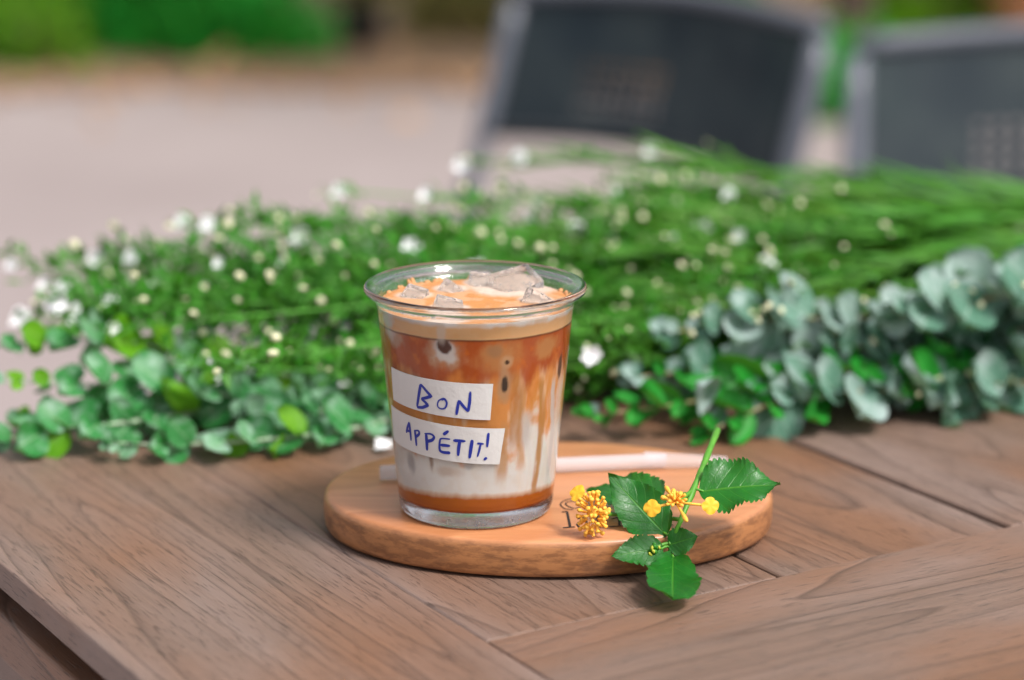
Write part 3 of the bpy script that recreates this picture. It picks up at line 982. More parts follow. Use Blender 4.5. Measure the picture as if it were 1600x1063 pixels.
verts = []
for j in range(NZ):
    rr = float(rin(zr[j]))
    for i in range(NA): verts.append((CX + rr * math.cos(th[i]), CY + rr * math.sin(th[i]), GZ + zr[j]))
faces = []
for j in range(NZ - 1):
    for i in range(NA):
        q = (i + 1) % NA; faces.append((j * NA + i, j * NA + q, (j + 1) * NA + q, (j + 1) * NA + i))
cols = [tuple(c) for c in C.reshape(-1, 3)]
# top surface: rings inwards with gentle froth relief, and a flat bottom
rtop = float(rin(SURF))
NR = 60
prev = [(NZ - 1) * NA + i for i in range(NA)]
icespots = [(atz(752, 443, GZ + SURF), .005), (atz(838, 470, GZ + SURF), .005), (atz(700, 484, GZ + SURF), .006), (atz(648, 463, GZ + SURF), .0052), (atz(705, 453, GZ + SURF), .0050), (atz(803, 450, GZ + SURF), .0125), (atz(700, 497, GZ + SURF), .006), (atz(828, 494, GZ + SURF), .006)]
for k_ in range(1, NR):
    fr = 1 - k_ / NR
    cur = []
    x_ = CX + rtop * fr * np.cos(th); y_ = CY + rtop * fr * np.sin(th)
    hz = 0.0007 * fbm(x_ * 300 + 50, y_ * 300 + 50, 7) + 0.0004 * fbm(x_ * 1500 + 90, y_ * 1500 + 90, 9)
    hz = hz * min(1, k_ / 4) + 0.0009 * max(0, 1 - k_ / 3.0) * 0
    nA = fbm(x_ * 170 + 20, y_ * 170 + 20, 101); nB = fbm(x_ * 900 + 20, y_ * 900 + 20, 103)
    a_ = sstep(.48, .62, nA)
    cc = lay((0.53, 0.235, 0.085)) * (1 - a_[:, None] * .40) + lay((0.62, 0.42, 0.29)) * a_[:, None] * .40
    for ic, ir in icespots:
        d_ = np.hypot(x_ - ic.x, y_ - ic.y) / ir + .5 * (nA - .5)
        w_ = sstep(1.75, 1.1, d_)[:, None] * .85
        cc = cc * (1 - w_) + lay((0.62, 0.52, 0.45)) * w_
    cc = cc * (0.93 + .14 * nB[:, None])
    base_i = len(verts)
    for i in range(NA):
        verts.append((x_[i], y_[i], GZ + SURF + hz[i])); cols.append(tuple(cc[i])); cur.append(base_i + i)
    for i in range(NA): faces.append((prev[i], prev[(i + 1) % NA], cur[(i + 1) % NA], cur[i]))
    prev = cur
verts.append((CX, CY, GZ + SURF + .0003)); cols.append((.74, .4, .18)); ci = len(verts) - 1
for i in range(NA): faces.append((prev[i], prev[(i + 1) % NA], ci))
verts.append((CX, CY, GZ + zr[0])); cols.append(tuple(caramel)); ci = len(verts) - 1
for i in range(NA): faces.append(((i + 1) % NA, i, ci))
dr = part('iced_coffee', (verts, faces), M_drink)
at_ = dr.data.color_attributes.new('layers', 'FLOAT_COLOR', 'POINT')
at_.data.foreach_set('color', np.concatenate([np.array(cols, np.float32), np.ones((len(cols), 1), np.float32)], 1).ravel())
tag(dr, 'layered iced coffee of caramel, milk, coffee and foam inside the glass', 'drink')


def ice(px, py, sz, rot, lift, label, name='ice_cube'):
    import bmesh
    bm = bmesh.new(); bmesh.ops.create_cube(bm, size=1.0)
    bmesh.ops.scale(bm, vec=sz, verts=bm.verts[:])
    bmesh.ops.bevel(bm, geom=bm.edges[:], offset=min(sz) * .11, segments=3, affect='EDGES', profile=.5)
    rr = random.Random(int(px))
    for v_ in bm.verts: v_.co += Vector((rr.gauss(0, 1), rr.gauss(0, 1), rr.gauss(0, 1))) * min(sz) * .012
    me = bpy.data.meshes.new(name); bm.to_mesh(me); bm.free(); me.materials.append(M_ice)
    me.polygons.foreach_set('use_smooth', [True] * len(me.polygons))
    o = link(name, me, None, atz(px, py, GZ + SURF + lift), rot)
    return tag(o, label, 'ice cube', 'ice cubes floating in the iced coffee')


ice(806, 447, (.0185, .015, .009), (.36, -.16, .5), .0008, 'largest ice cube, jutting from the foam at right')
ice(649, 462, (.0095, .007, .005), (.5, .2, -.4), .0008, 'small amber-tinted ice cube at the left of the foam')
ice(706, 453, (.0075, .0075, .006), (.3, .6, .8), .0008, 'small round ice cube in the middle of the foam')
ice(700, 484, (.011, .009, .007), (.4, .3, .2), .0006, 'ice cube just behind the front rim, left of centre')
ice(838, 470, (.010, .008, .007), (.2, .5, 1.1), .0006, 'ice cube just inside the right rim, in front of the largest')
ice(752, 443, (.009, .009, .006), (.5, .1, .3), .0006, 'ice cube at the back beside the largest one')
# froth clinging to the wall above the surface
fr_g = []
rr = random.Random(5)
for _ in range(26):
    a = rr.choice([rr.uniform(.5, 2.6), rr.uniform(1.9, 2.8), rr.uniform(.1, .5)])
    h = rr.uniform(.0005, .0019) * (1.6 if rr.random() < .2 else 1)
    r0 = float(rin(SURF)) - .0006; r1 = float(rin(min(SURF + h, .0897))) - .0005
    w_ = rr.uniform(.0004, .0013)
    fr_g.append(tube([(CX + r0 * math.cos(a), CY + r0 * math.sin(a), GZ + SURF - .0003), (CX + (r0 + r1) / 2 * math.cos(a), CY + (r0 + r1) / 2 * math.sin(a), GZ + SURF + h * .5), (CX + r1 * math.cos(a), CY + r1 * math.sin(a), GZ + SURF + h)], [w_ * 1.5, w_ * 1.0, w_ * .55], 6))
M_froth = simple('tan_milk_froth', (0.56, 0.27, 0.11), .6, .1, 900)
tag(part('clinging_froth', merge(*fr_g), M_froth, dr), kind='stuff')

# ------------------------------------------------------------------ straw in its sleeve behind the glass
sw = thing('drinking_straw', atz(860, 730, BTOP), 'white translucent straw lying on the board behind the glass', 'straw')
SR = 0.0033
p0 = atz(594, 752, BTOP); p1 = atz(1040, 732, BTOP); p2 = atz(1136, 731, BTOP)
for q in (p0, p1, p2): q.z = BTOP + SR + .0004
A_ = spline([p0, p0.lerp(p1, .5), p1], 20)


def hollow(P, ro, ri, n=20):
    a = tube(P, ro, n, False); b = tube(P, ri, n, False); m_ = len(a[0])
    fs = list(a[1]) + [tuple(reversed([i + m_ for i in q])) for q in b[1]]
    for e in (0, (len(P) - 1) * n):
        for k_ in range(n): fs.append((e + k_, e + (k_ + 1) % n, m_ + e + (k_ + 1) % n, m_ + e + k_))
    return a[0] + b[0], fs


part('tube', hollow(A_, SR, SR * .86), M_straw, sw)
# flattened end of the sleeve
Q = [p1.lerp(p2, i / 8) - (p2 - p1) * .35 * (1 - i / 8) for i in range(9)]
v, f = [], []
sd_ = Vector((-(p2 - p1).y, (p2 - p1).x, 0)).normalized()
for i, q in enumerate(Q):
    t_ = i / 8; hw = SR * (1.12 + .35 * t_); hh = SR * (1.12 - .45 * t_)
    for k_ in range(16):
        c_ = 2 * math.pi * k_ / 16
        v.append(q + sd_ * hw * math.cos(c_) + Vector((0, 0, hh * math.sin(c_) + (hh - SR) * .9)))
for i in range(8):
    for k_ in range(16): f.append((i * 16 + k_, i * 16 + (k_ + 1) % 16, (i + 1) * 16 + (k_ + 1) % 16, (i + 1) * 16 + k_))
part('sleeve', (v, f), M_straw, sw)

# ------------------------------------------------------------------ yellow flowering sprig
sp = thing('flowering_sprig', atz(1060, 815, BTOP), 'green sprig with yellow flower clusters hanging over the board edge', 'sprig')
stem_px = [(1121, 672, BTOP + .030), (1098, 730, BTOP + .0225), (1083, 766, BTOP + .0165), (1066, 808, BTOP + .0085)]
SP = [atz(a, b, z) for a, b, z in stem_px] + [aty(1050, 846, -.0385), aty(1046, 868, -.0405)]
part('stem', tube(spline(SP, 30), [.00140 - .0006 * i / 29 + (.00035 if i in (12, 13) else .00012 * math.sin(i * 1.9)) for i in range(30)], 10), M_stem, sp)


def big_leaf(base, tip, up, width, fold=.25, droop=.1, nser=13, ser=.16, wave=.04, tipw=1.0, twist=0.0, ea=.55, eb=1.05):
    base, tip, up = Vector(base), Vector(tip), Vector(up)
    L = (tip - base).length; ax = (tip - base).normalized()
    sd = ax.cross(up).normalized(); nrm = sd.cross(ax).normalized()
    nu, nv = 78, 5
    v, f, uv = [], [], []
    for i in range(nu + 1):
        u = i / nu
        pk = ea / (ea + eb)
        w = width * .5 * (u ** ea) * ((1 - u) ** eb) / (pk ** ea * (1 - pk) ** eb) + .00035 * (1 - u)
        sfr = (u * nser) % 1.0
        for j in range(-nv, nv + 1):
            q = j / nv
            ww = w * (1 - (ser * sfr ** 2.2 if abs(j) == nv else 0))
            lag = 0.10 * abs(q) * w                                # side veins sweep forward
            z = fold * abs(q) ** 1.3 * w - droop * L * (u * u) * .8 + droop * L * .25 * math.sin(math.pi * u)
            z += wave * width * math.sin(u * 13 + (1.4 if q > 0 else 0)) * abs(q) ** 2
            z += .012 * width * math.cos(2 * math.pi * 7 * (u - abs(q) * .25)) * abs(q)
            z += twist * q * w * u
            v.append(base + ax * (u * L + lag) + sd * (q * ww) + nrm * z); uv.append((u, .5 + q * .5))
    m_ = 2 * nv + 1
    for i in range(nu):
        for j in range(m_ - 1): a = i * m_ + j; f.append((a, a + 1, a + m_ + 1, a + m_))
    return (v, f), uv


def add_leaf(base, tip, up, width, petiole=None, **kw):
    g_, uv_ = big_leaf(base, tip, up, width, **kw)
    lf = part('leaf', g_, M_lant, sp, uv=uv_)
    if petiole is not None:
        pm = (Vector(petiole) + Vector(base)) / 2 + Vector((0, 0, .0008))
        part('petiole', tube(spline([petiole, pm, Vector(base) + (Vector(tip) - Vector(base)) * .06], 8), .00055, 6), M_stem, lf)
    return lf


ND = SP[2]
add_leaf(atz(1092, 769, BTOP + .016), atz(1219, 754, BTOP + .021), (.10, -.62, .78), .0275, ND, fold=.26, droop=.07, nser=17, wave=.08, twist=.25)
add_leaf(atz(1036, 779, BTOP + .011), atz(914, 762, BTOP + .006), (0, -.45, .9), .0240, atz(1078, 771, BTOP + .015), fold=.18, droop=.06, nser=15)
add_leaf(aty(1042, 838, -.0355), atz(951, 741, BTOP + .020), (-.45, -.55, .7), .0200, aty(1050, 844, -.038), fold=.20, droop=-.05, nser=11, ser=.08, wave=.08, twist=-.3)
add_leaf(aty(1044, 852, -.040), aty(1090, 838, -.043), (-.1, -.9, .45), .0115, aty(1048, 848, -.039), fold=.2, droop=.08, nser=9, ser=.1)
add_leaf(aty(1036, 858, -.0415), aty(957, 867, -.050), (.1, -.75, .6), .0135, aty(1046, 856, -.040), fold=.2, droop=.10, nser=9)
add_leaf(aty(1052, 866, -.0415), atz(1050, 948, T + .0040), (.05, -.72, .7), .0215, SP[-1], fold=.30, droop=-.07, nser=9, ser=.09, wave=.07, ea=.75, eb=.62)
# side twig with the two green bud heads
tw = [aty(1046, 848, -.039), aty(1030, 853, -.041), aty(1020, 858, -.043)]
part('side_twig', tube(spline(tw, 8), .0007, 7), M_stem, sp)
tw2 = [SP[-1], aty(1038, 882, -.044), aty(1026, 892, -.047)]
part('side_twig', tube(spline(tw2, 8), .0008, 7), M_stem, sp)
part('side_twig', tube(spline([atz(1062, 812, BTOP + .004), atz(1010, 806, BTOP + .0012), atz(940, 803, BTOP + .008)], 12), .0009, 7), M_stem, sp)
part('side_twig', tube(spline([ND, atz(1070, 776, BTOP + .016), atz(1056, 786, BTOP + .016)], 8), .0009, 7), M_stem, sp)


def bud_mesh():
    pr = [(0, 0), (.00042, .0002), (.0004, .0015), (.00045, .0036), (.00072, .0046), (.00082, .0053), (.0006, .0060), (0, .0062)]
    v, f = lathe(pr, 8)
    return mesh('tubular_bud', [(z, x, y) for x, y, z in v], f, M_yel2)


ME_bud = bud_mesh()


def floret_mesh():
    v, f = [], []
    gs = []
    tb_ = lathe([(.0003, 0), (.00035, .003), (.0005, .006), (.0007, .0066)], 8)
    gs.append(([(z, x, y) for x, y, z in tb_[0]], tb_[1]))
    n = 40; v = [(.0064, 0, 0)]
    for ring, rr_ in ((0, .5), (1, 1.0)):
        for i in range(n):
            a = 2 * math.pi * i / n
            R_ = .0037 * (.80 + .20 * abs(math.cos(2.0 * a)) ** .6) * rr_
            v.append((.0066 + (.0003 if ring == 0 else -.0002 + .0003 * math.sin(6 * a)), R_ * math.cos(a), R_ * math.sin(a)))
    f = [(0, 1 + i, 1 + (i + 1) % n) for i in range(n)] + [(1 + i, 1 + n + i, 1 + n + (i + 1) % n, 1 + (i + 1) % n) for i in range(n)]
    gs.append((v, f))
    return mesh('open_floret', *merge(*gs), M_yel)


ME_flo = floret_mesh()
tocam = (CAM - atz(1000, 800, BTOP)).normalized()


def flower_head(c, axis, n, spread, seed, sc=1.0):
    r_ = random.Random(seed); axis = Vector(axis).normalized()
    a0 = axis.orthogonal().normalized(); b0 = axis.cross(a0)
    fh = part('flower_head', merge(tube([c - axis * .002, c + axis * .0015], [.0007, .0013], 8)), M_gbud, sp)
    for i in range(n):
        tt = spread * math.sqrt((i + .5) / n); ph = i * 2.39996
        d = axis * math.cos(tt) + (a0 * math.cos(ph) + b0 * math.sin(ph)) * math.sin(tt)
        d = (d + Vector((r_.gauss(0, .08), r_.gauss(0, .08), r_.gauss(0, .08)))).normalized()
        put('flower_bud', ME_bud, fh, c + d * .0008 * sc + axis * .0008, d, (0, 0, 1), sc * r_.uniform(.75, 1.15))
    return fh


# left head: a dense dome of tubular buds, seen from its side
c1 = atz(926, 800, BTOP + .0105)
h1 = part('flower_head', ball(c1, .0026), M_yel2, sp)
r_ = random.Random(4)
for i in range(84):
    zc = 1 - 2 * (i + .5) / 84; ph = i * 2.39996; q_ = math.sqrt(1 - zc * zc)
    d = Vector((q_ * math.cos(ph), q_ * math.sin(ph), zc))
    if d.y > .45: continue
    pos = c1 + Vector((d.x * .0030, d.y * .0034, d.z * .0058 - .0006))
    dd = (d + Vector((r_.gauss(-.1, .22), r_.gauss(0, .2), r_.gauss(.12, .25)))).normalized()
    put('flower_bud', ME_bud, h1, pos, dd, (0, 0, 1), (r_.uniform(.45, .8), r_.uniform(.85, 1.25), r_.uniform(.85, 1.25)))
put('open_floret', ME_flo, h1, atz(915, 781, BTOP + .0125), Vector((-.5, -.55, .6)), (0, 0, 1), 1.0)
# right head: open, with a few wide florets round a tight centre
c2 = atz(1056, 785, BTOP + .0175)
h2 = flower_head(c2, tocam + Vector((0, 0, .35)), 15, .85, 9, .85)
for a, b, s_ in ((1024, 793, .95), (1104, 790, .95)):
    tgt = atz(a, b, BTOP + .0165)
    d = (tgt - c2)
    st = part('floret_tube', tube([c2, tgt], [.0005, .0006], 7), M_yel2, h2)
    put('open_floret', ME_flo, h2, tgt - tocam * .0055, tocam + d.normalized() * .25, (0, 0, 1), s_)
for a, b in ((1041, 762), (1034, 777), (1072, 813), (1052, 766), (1064, 770)):
    tgt = atz(a, b, BTOP + (.016 if b > 800 else .020)); put('flower_bud', ME_bud, h2, c2, tgt - c2, (0, 0, 1), ((tgt - c2).length / .0058, 1.25, 1.25))




ME_gb = mesh('green_bud', *lathe([(.0011 * math.sin(math.pi * i / 6), -.0011 * math.cos(math.pi * i / 6)) for i in range(7)], 8), M_gbud)
ME_yb = mesh('yellow_bud', *lathe([(.0006 * math.sin(math.pi * i / 6), -.0009 * math.cos(math.pi * i / 6)) for i in range(7)], 7), M_ybud)
for cc, sd_n in ((tw[-1], 1), (tw2[-1], 2)):
    r_ = random.Random(sd_n)
    hd = part('bud_head', ball(cc, .0016), M_gbud, sp)
    for i in range(15):
        d = Vector((r_.gauss(0, 1), r_.gauss(-.6, 1), r_.gauss(0, 1))).normalized()
        put('green_bud', ME_gb, hd, Vector(cc) + d * .0021, d, (0, 0, 1), r_.uniform(.5, .9))
    for i in range(9):
        d = Vector((r_.gauss(0, 1), r_.gauss(-1.1, .5), r_.gauss(-.4, .8))).normalized()
        put('yellow_bud', ME_yb, hd, Vector(cc) + d * .0031, d, (0, 0, 1), r_.uniform(.7, 1.0))


# ------------------------------------------------------------------ round-leaved branches
def round_leaf_mesh(name, mat, asp=1.0, cup=.12, notch=0.0, seed=0):
    """unit leaf, base at origin, +X to the tip, diameter 1"""
    r_ = random.Random(seed)
    v, f, uv = [], [], []
    nu, nv = 10, 4
    for i in range(nu + 1):
        u = i / nu
        w = asp * .5 * math.sqrt(max(0, 1 - (2 * u - 1) ** 2)) ** .9 * (1.05 - .12 * u)
        w = max(w, .012)
        for j in range(-nv, nv + 1):
            q = j / nv
            z = cup * (q * q) * .8 - cup * .7 * (u - .3) ** 2 + .025 * math.sin(5 * u + 3 * q + seed) * abs(q)
            v.append((u - .02, q * w, z)); uv.append((u, .5 + q * .5))
    m_ = 2 * nv + 1
    for i in range(nu):
        for j in range(m_ - 1): a = i * m_ + j; f.append((a, a + 1, a + m_ + 1, a + m_))
    return mesh(name, v, f, mat, True, uv)


def bset(mat, asp=1.0):
    return [round_leaf_mesh('round_leaf', mat, asp * (1 + .1 * (i - 1)), .10 + .10 * i, seed=i * 3 + 1) for i in range(3)]


SET_L, SET_Y, SET_B, SET_G = bset(M_euc_l, .92), bset(M_euc_y, .9), bset(M_euc_b, .95), bset(M_euc_g, .62)
ME_seed = mesh('cream_bud', *lathe([(.0016 * math.sin(math.pi * i / 6), -.0019 * math.cos(math.pi * i / 6)) for i in range(7)], 8), M_cream)


def branch(path, sets, size, gap, label, group, stem_mat, seed, name='leafy_branch', srad=.0013, seeds=0, cat='branch', zmin=T + .004, tipsmall=True):
    r_ = random.Random(seed)
    P = spline(path, 60)
    root = P[0].copy(); root.z = max(T, min(p.z for p in P) - .004)
    t = thing(name, root, label, cat, group)
    part('stem', tube(P, [srad * (1 - .65 * i / 59) for i in range(60)], 8), stem_mat, t)
    d = 0; last = 0; k_ = 0
    tot = sum((P[i + 1] - P[i]).length for i in range(59))
    nxt = gap * .5; acc = 0
    for i in range(59):
        seg = (P[i + 1] - P[i]).length; acc += seg
        if acc < nxt: continue
        fr = acc / tot
        sz = size * (1 if fr < .7 else 1 - (fr - .7) * 1.9) if tipsmall else size
        nxt = acc + gap * (.65 + .35 * sz / size) * r_.uniform(.8, 1.15); k_ += 1
        tan = (P[i + 1] - P[i]).normalized()
        side = tan.cross(Vector((0, 0, 1))).normalized(); upn = side.cross(tan).normalized()
        ph = (0.25 if k_ % 2 else 1.75) + r_.gauss(0, .3)
        for sgn in (1, -1):
            a = ph
            out = (side * math.cos(a) + upn * math.sin(a) * .62) * sgn
            dirn = (tan * r_.uniform(.35, .9) + out).normalized()
            nrm = (tan * -.35 + upn * .75 - Vector((0, .8, 0)) + Vector((r_.gauss(0, .35), r_.gauss(0, .3), r_.gauss(0, .35))))
            s_ = sz * r_.uniform(.62, 1.22)
            pos = P[i] + dirn * srad * .6
            if pos.z + dirn.z * s_ < zmin:
                dirn.z = (zmin - pos.z) / s_ + .02; dirn.normalize()
            ms = r_.choice(sets); me = r_.choice(ms)
            put('leaf', me, t, pos, dirn, nrm, s_)
    # young tip
    for k2 in range(4):
        dd = ((P[-1] - P[-3]).normalized() + Vector((r_.gauss(0, .4), r_.gauss(0, .4), r_.gauss(.1, .4)))).normalized()
        put('leaf', r_.choice(sets[0]), t, P[-1], dd, (0, -.6, .8), size * r_.uniform(.28, .42))
    for s_ in range(seeds):
        i = r_.randrange(8, 58)
        dd = Vector((r_.gauss(0, 1), r_.gauss(-.5, .8), r_.gauss(.6, .8))).normalized()
        put('cream_bud', ME_seed, t, P[i] + dd * r_.uniform(.004, .012), dd, (0, 0, 1), r_.uniform(.75, 1.2))
    return t


GL = 'round-leaved branches on the left of the table'
def pth(*a): return [aty(x_, y_, Y_) for x_, y_, Y_ in a]


Lm = [SET_L, SET_L, SET_L, SET_L, SET_Y]
branch(pth((660, 640, .17), (560, 668, .145), (430, 686, .128), (280, 695, .118), (178, 692, .114)), Lm, 0.0187, 0.0129, 'nearest grey-green round-leaved branch, its tip pointing left above the bare table', GL, M_estem, 31, zmin=T + .003)
branch(pth((700, 610, .20), (520, 632, .18), (300, 612, .165), (120, 600, .155), (4, 596, .15)), Lm, 0.0204, 0.0134, 'long pale round-leaved branch reaching the left edge halfway up the leaves', GL, M_estem, 32)
branch(pth((520, 600, .22), (330, 562, .20), (190, 532, .19), (70, 532, .18), (-30, 545, .17)), [SET_L, SET_Y, SET_L], 0.0215, 0.0139, 'uppermost round-leaved branch with yellowish leaves at the left', GL, M_estem, 33)
branch(pth((330, 640, .17), (200, 660, .14), (90, 672, .13), (-20, 690, .125)), [SET_L, SET_L, SET_Y], 0.0198, 0.0129, 'low round-leaved branch leaving the picture at the left table edge', GL, M_estem, 34, zmin=T + .003)
branch(pth((640, 660, .19), (540, 640, .17), (450, 650, .16), (380, 640, .155)), [SET_L], 0.0215, 0.0144, 'short dark green round-leaved branch just left of the glass', GL, M_estem, 35)
branch(pth((420, 650, .19), (250, 640, .18), (120, 640, .17), (30, 650, .16)), [SET_L, SET_L, SET_Y], 0.0192, 0.0134, 'shaded round-leaved branch tucked beneath the two long ones at left', GL, M_estem, 36)
GR = 'round-leaved branches on the right of the table'
Bm = [SET_B]
branch(pth((1660, 540, .26), (1450, 560, .22), (1250, 590, .19), (1100, 625, .165), (925, 650, .15)), [SET_G, SET_G, SET_G, SET_B], 0.0258, 0.0105, 'green oval-leaved branch pointing left towards the glass at table level', GR, M_estem2, 41, srad=.0015, zmin=T + .003)
branch(pth((1500, 600, .20), (1330, 612, .18), (1210, 630, .165), (1105, 676, .145)), [SET_G, SET_G, SET_B], 0.0249, 0.0105, 'fresh green branch with tip drooping above the straw end', GR, M_estem2, 42, srad=.0015, zmin=T + .003)
branch(pth((1700, 590, .24), (1580, 600, .21), (1470, 606, .195), (1370, 604, .185)), Bm, 0.0269, 0.0112, 'blue-grey round-leaved branch lowest at the right edge', GR, M_estem2, 43, seeds=8, srad=.0016, zmin=T + .003)
branch(pth((1700, 420, .28), (1520, 465, .25), (1360, 495, .23), (1200, 500, .215), (1040, 520, .205)), Bm, 0.0249, 0.0105, 'blue-grey branch running left over the middle of the bundle', GR, M_estem2, 44, seeds=10, srad=.0016)
branch(pth((1720, 500, .28), (1560, 520, .25), (1430, 545, .23), (1300, 540, .21)), Bm, 0.0269, 0.0112, 'blue-grey branch with cream buds between the lowest and middle ones', GR, M_estem2, 45, seeds=16, srad=.0016)
branch(pth((1720, 430, .25), (1600, 455, .225), (1500, 475, .21), (1400, 495, .20)), Bm, 0.0278, 0.0112, 'blue-grey branch with large leaves high at the right edge', GR, M_estem2, 46, seeds=6, srad=.0016)
branch(pth((1380, 560, .24), (1240, 560, .22), (1120, 575, .20), (990, 590, .18)), [SET_B, SET_B, SET_G], 0.0239, 0.0105, 'shaded grey-green branch just right of the glass', GR, M_estem2, 47, srad=.0014)
branch(pth((1700, 425, .30), (1590, 420, .27), (1480, 430, .26)), [SET_B, SET_G], 0.0239, 0.0119, 'small grey-green branch topmost at the right edge', GR, M_estem2, 48, srad=.0014)

# ------------------------------------------------------------------ the bundle of thin flowering stems
ME_budc = []
for i, (rx, rz) in enumerate(((.0016, .0022), (.0019, .0021), (.0013, .0021))):
    v, f = lathe([(rx * math.sin(math.pi * j / 6) ** .9, rz * (1 - math.cos(math.pi * j / 6))) for j in range(7)], 8)
    ME_budc.append(mesh('cream_bud', [(z, a, b) for a, b, z in v], f, M_cream))


def white_flower_mesh(n, open_, seed):
    r_ = random.Random(seed); v, f = [], []
    for k_ in range(n):
        a = 2 * math.pi * k_ / n + r_.gauss(0, .12); o_ = open_ * r_.uniform(.8, 1.15)
        d = Vector((math.cos(o_), math.sin(o_) * math.cos(a), math.sin(o_) * math.sin(a)))
        s_ = d.cross(Vector((1, 0, 0))).normalized()
        L = .0062 * r_.uniform(.8, 1.15); b = len(v)
        nn = s_.cross(d)
        v += [Vector((0, 0, 0)), d * L * .45 + s_ * .0017 + nn * .0005, d * L * .45 - s_ * .0017 + nn * .0005, d * L * .8 + s_ * .0013, d * L * .8 - s_ * .0013, d * L]
        f += [(b, b + 1, b + 2), (b + 1, b + 3, b + 4, b + 2), (b + 3, b + 5, b + 4)]
    return mesh('white_flower', v, f, M_white)


ME_fl = [white_flower_mesh(7, 1.1, 1), white_flower_mesh(6, .65, 2), white_flower_mesh(8, 1.35, 3), white_flower_mesh(5, .4, 4)]


def spray(path, label, group, seed, nflow=1, lush=1.0, bare=0.42, sparse=False):
    r_ = random.Random(seed)
    P = spline(path, 40)
    root = P[0].copy(); root.z = T
    t = thing('wildflower', root, label, 'wildflower', group)
    st = [tube(P, [.0011 - .0006 * i / 39 for i in range(40)], 5)]
    lv, lf, luv_ = [], [], []
    gv, gf, guv = [], [], []

    def leaf(p, d, L, w, V_, F_, UV_):
        d = Vector(d).normalized()
        s_ = d.cross(Vector((r_.gauss(0, .5), r_.gauss(-.3, .5), 1))).normalized() * w
        nn = s_.cross(d).normalized() * w * .35
        b = len(V_)
        V_ += [p, p + d * L * .4 + s_ + nn, p + d * L * .4, p + d * L * .4 - s_ + nn, p + d * L + nn * .5]
        UV_ += [(0, .5), (.4, 1), (.4, .5), (.4, 0), (1, .5)]
        F_ += [(b, b + 2, b + 1), (b, b + 3, b + 2), (b + 1, b + 2, b + 4), (b + 2, b + 3, b + 4)]
    ends = []
    for i in range(int(8 * bare), 39):
        fr = i / 39
        tan = (P[i + 1] - P[i]).normalized()
        if fr < bare + .25:
            for _ in range(1 if sparse else 2 if lush > .9 else 6):
                d = tan * 1.2 + Vector((r_.gauss(0, .25), r_.gauss(0, .3), r_.gauss(.10, .28) if lush > .9 else r_.gauss(.0, .15)))
                leaf(P[i], d, r_.uniform(.02, .045) * (1 if lush > .9 else 1.5), r_.uniform(.0009, .0019) * (1 if lush > .9 else 1.3), gv, gf, guv)
        if fr > bare and not (sparse and r_.random() < .72):
            for _ in range(1 if r_.random() < .35 else 2):
                out = Vector((r_.gauss(0, .5), r_.gauss(0, .8), r_.gauss(.02, .6 * (.55 + .45 * lush)))) * (.5 if sparse else 1)
                d = (tan * 1.0 + out).normalized(); L = r_.uniform(.012, .036) * (1.25 - .6 * fr)
                e = P[i] + d * L; mid = P[i] + d * L * .5 + Vector((0, 0, .002))
                if e.z < T + .004: e.z = T + .004 + r_.random() * .004
                B_ = spline([P[i], mid, e], 5)
                st.append(tube(B_, [.0005, .00045, .0004, .0004, .0003], 3, False)); ends.append((e, d))
                for q in range(int(4.6 * lush + .5)):
                    b = B_[r_.randrange(0, 5)]
                    ld = (d * .7 + Vector((r_.gauss(0, .7), r_.gauss(0, .7), r_.gauss(.2, .7))))
                    leaf(b, ld, r_.uniform(.006, .0125), r_.uniform(.0013, .0027), lv, lf, luv_)
    part('stalks', merge(*st), M_fstem, t)
    tag(part('small_leaves', (lv, lf), M_fleaf, t, uv=luv_), kind='stuff')
    if gv: tag(part('slender_leaves', (gv, gf), M_grass, t, uv=guv), kind='stuff')
    r_.shuffle(ends)
    for e, d in ends[:9]:
        put('flower_bud', r_.choice(ME_budc), t, e + d * .002, d, (0, 0, 1), r_.uniform(.5, 1.3))
    tipd = (P[-1] - P[-4]).normalized()
    fl_at = [(P[-1], tipd)] + ends[13:]
    for e, d in fl_at[:nflow]:
        put('white_flower', r_.choice(ME_fl), t, e, d * .4 + Vector((0, -1.0, .55)), (0, 0, 1), r_.uniform(.7, 1.2))
    return t


# stems come from beyond the right edge and fan out to the left: (tip px, tip depth, number of white flowers, label)
named = [
    ((18, 414), .30, 1, 'flowering stem reaching farthest left, ending in one white bloom'),
    ((100, 452), .27, 1, 'flowering stem at far left, just below the farthest-reaching one'),
    ((34, 496), .24, 1, 'flowering stem with a white bloom above the yellowish round leaves at left'),
    ((205, 402), .30, 1, 'flowering stem with white tip at the upper left of the bundle'),
    ((285, 348), .34, 1, 'flowering stem ending in a pale bud cluster on the left skyline'),
    ((325, 350), .33, 1, 'flowering stem beside the pale bud cluster on the left skyline'),
    ((345, 412), .28, 1, 'flowering stem with a single round white bloom left of centre'),
    ((444, 412), .26, 1, 'flowering stem with the largest round white bloom left of the glass'),
    ((472, 372), .31, 1, 'flowering stem with a white bloom above the largest one'),
    ((335, 566), .125, 1, 'flowering stem ending in a star-shaped white bloom over the round leaves'),
    ((530, 298), .40, 1, 'flowering stem ending in a blurred white bloom on the skyline left of the glass'),
    ((668, 306), .40, 2, 'flowering stem with two white blooms directly above the glass rim'),
    ((724, 258), .46, 1, 'flowering stem rising to a white bloom below the chair leg'),
    ((812, 246), .47, 1, 'flowering stem with the tallest white bloom before the chair back'),
    ((1020, 236), .48, 1, 'flowering stem with a cream bloom against the bottom of the chair back'),
    ((1150, 478), .22, 2, 'flowering stem ending in a white bloom right of the glass'),
    ((926, 556), .17, 1, 'flowering stem with a tiny white bloom close to the right of the glass'),
]
GS = 'thin flowering stems bundled behind the glass'
rs = random.Random(77)


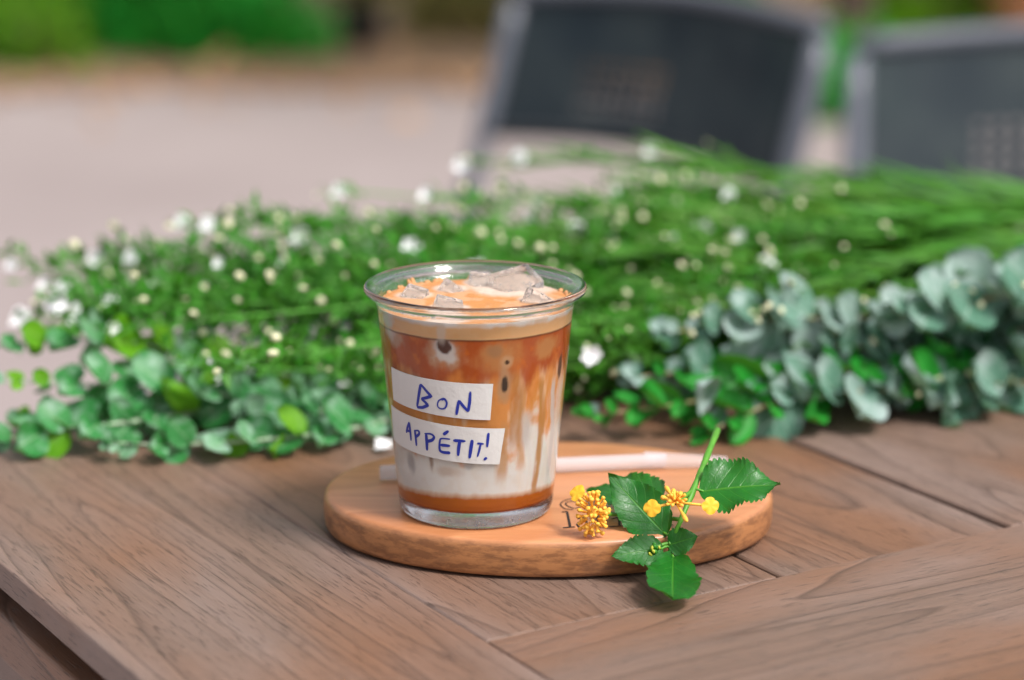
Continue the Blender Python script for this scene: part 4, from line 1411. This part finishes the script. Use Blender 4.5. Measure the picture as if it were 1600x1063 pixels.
def stem_path(tx, ty, tY, k_):
    # base beyond the right edge of the picture, lower tips come from lower in the heap
    bx = rs.uniform(1500, 1900); lift = (700 - ty) / 450
    by = (315 + 60 * rs.random() if ty < 345 else (360 if tx < 580 else 325) + (95 if tx < 580 else 140) * rs.random()) + max(0, (ty - 430)) * .35
    bY = max(tY + .06, .30 + .16 * lift + rs.uniform(-.03, .03))
    B_ = aty(bx, by, bY)
    E_ = aty(tx, ty, tY)
    m1 = B_.lerp(E_, .35); m2 = B_.lerp(E_, .72)
    m1.z += rs.uniform(-.010, .010); m2.z += rs.uniform(-.012, .010)
    m2.y += rs.uniform(-.02, .02)
    for q in (m1, m2, E_, B_): q.z = max(q.z, T + .008)
    return [B_, m1, m2, E_]


for i, ((tx, ty), tY, nf, lb) in enumerate(named):
    spray(stem_path(tx, ty, tY, i), lb, GS, 200 + i, nf, .6 if ty < 262 else 1.0, .6 if ty < 262 else .42, ty < 310)
fill = []
for i in range(68):
    u = rs.random()
    tx = 60 + 1150 * u ** 0.95
    top = np.interp(tx, [0, 100, 280, 420, 600, 800, 1000, 1250], [440, 410, 365, 340, 305, 292, 280, 285])
    bot = np.interp(tx, [0, 150, 300, 600, 900, 1250], [470, 500, 590, 640, 560, 470])
    w_ = rs.random()
    ty = top + (bot - top) * w_ + 8
    tY = float(np.interp(w_, [0, 1], [.36, .17])) + .05 * (tx > 700) + rs.uniform(-.02, .02)
    fill.append((tx, ty, tY))
for i, (tx, ty, tY) in enumerate(fill):
    where = 'thin green flowering stem in the dense left part of the bundle' if tx < 580 else 'thin green flowering stem in the dense right part of the bundle'
    spray(stem_path(tx, ty, tY, i), where, GS + (' on the left' if tx < 580 else ' on the right'), 300 + i, 2 if i % 3 == 0 else 1 if i % 3 == 1 else 0, 1.0 if tx < 580 else 0.6, .42 if tx < 580 else .62)

# a white blossom fallen on the table behind the board
o = put('fallen_flower', ME_fl[2], None, atz(600, 696, T + .003), (0, -.3, .9), (1, 0, 0), .9)
tag(o, 'white blossom fallen on the table behind the left end of the board', 'flower')
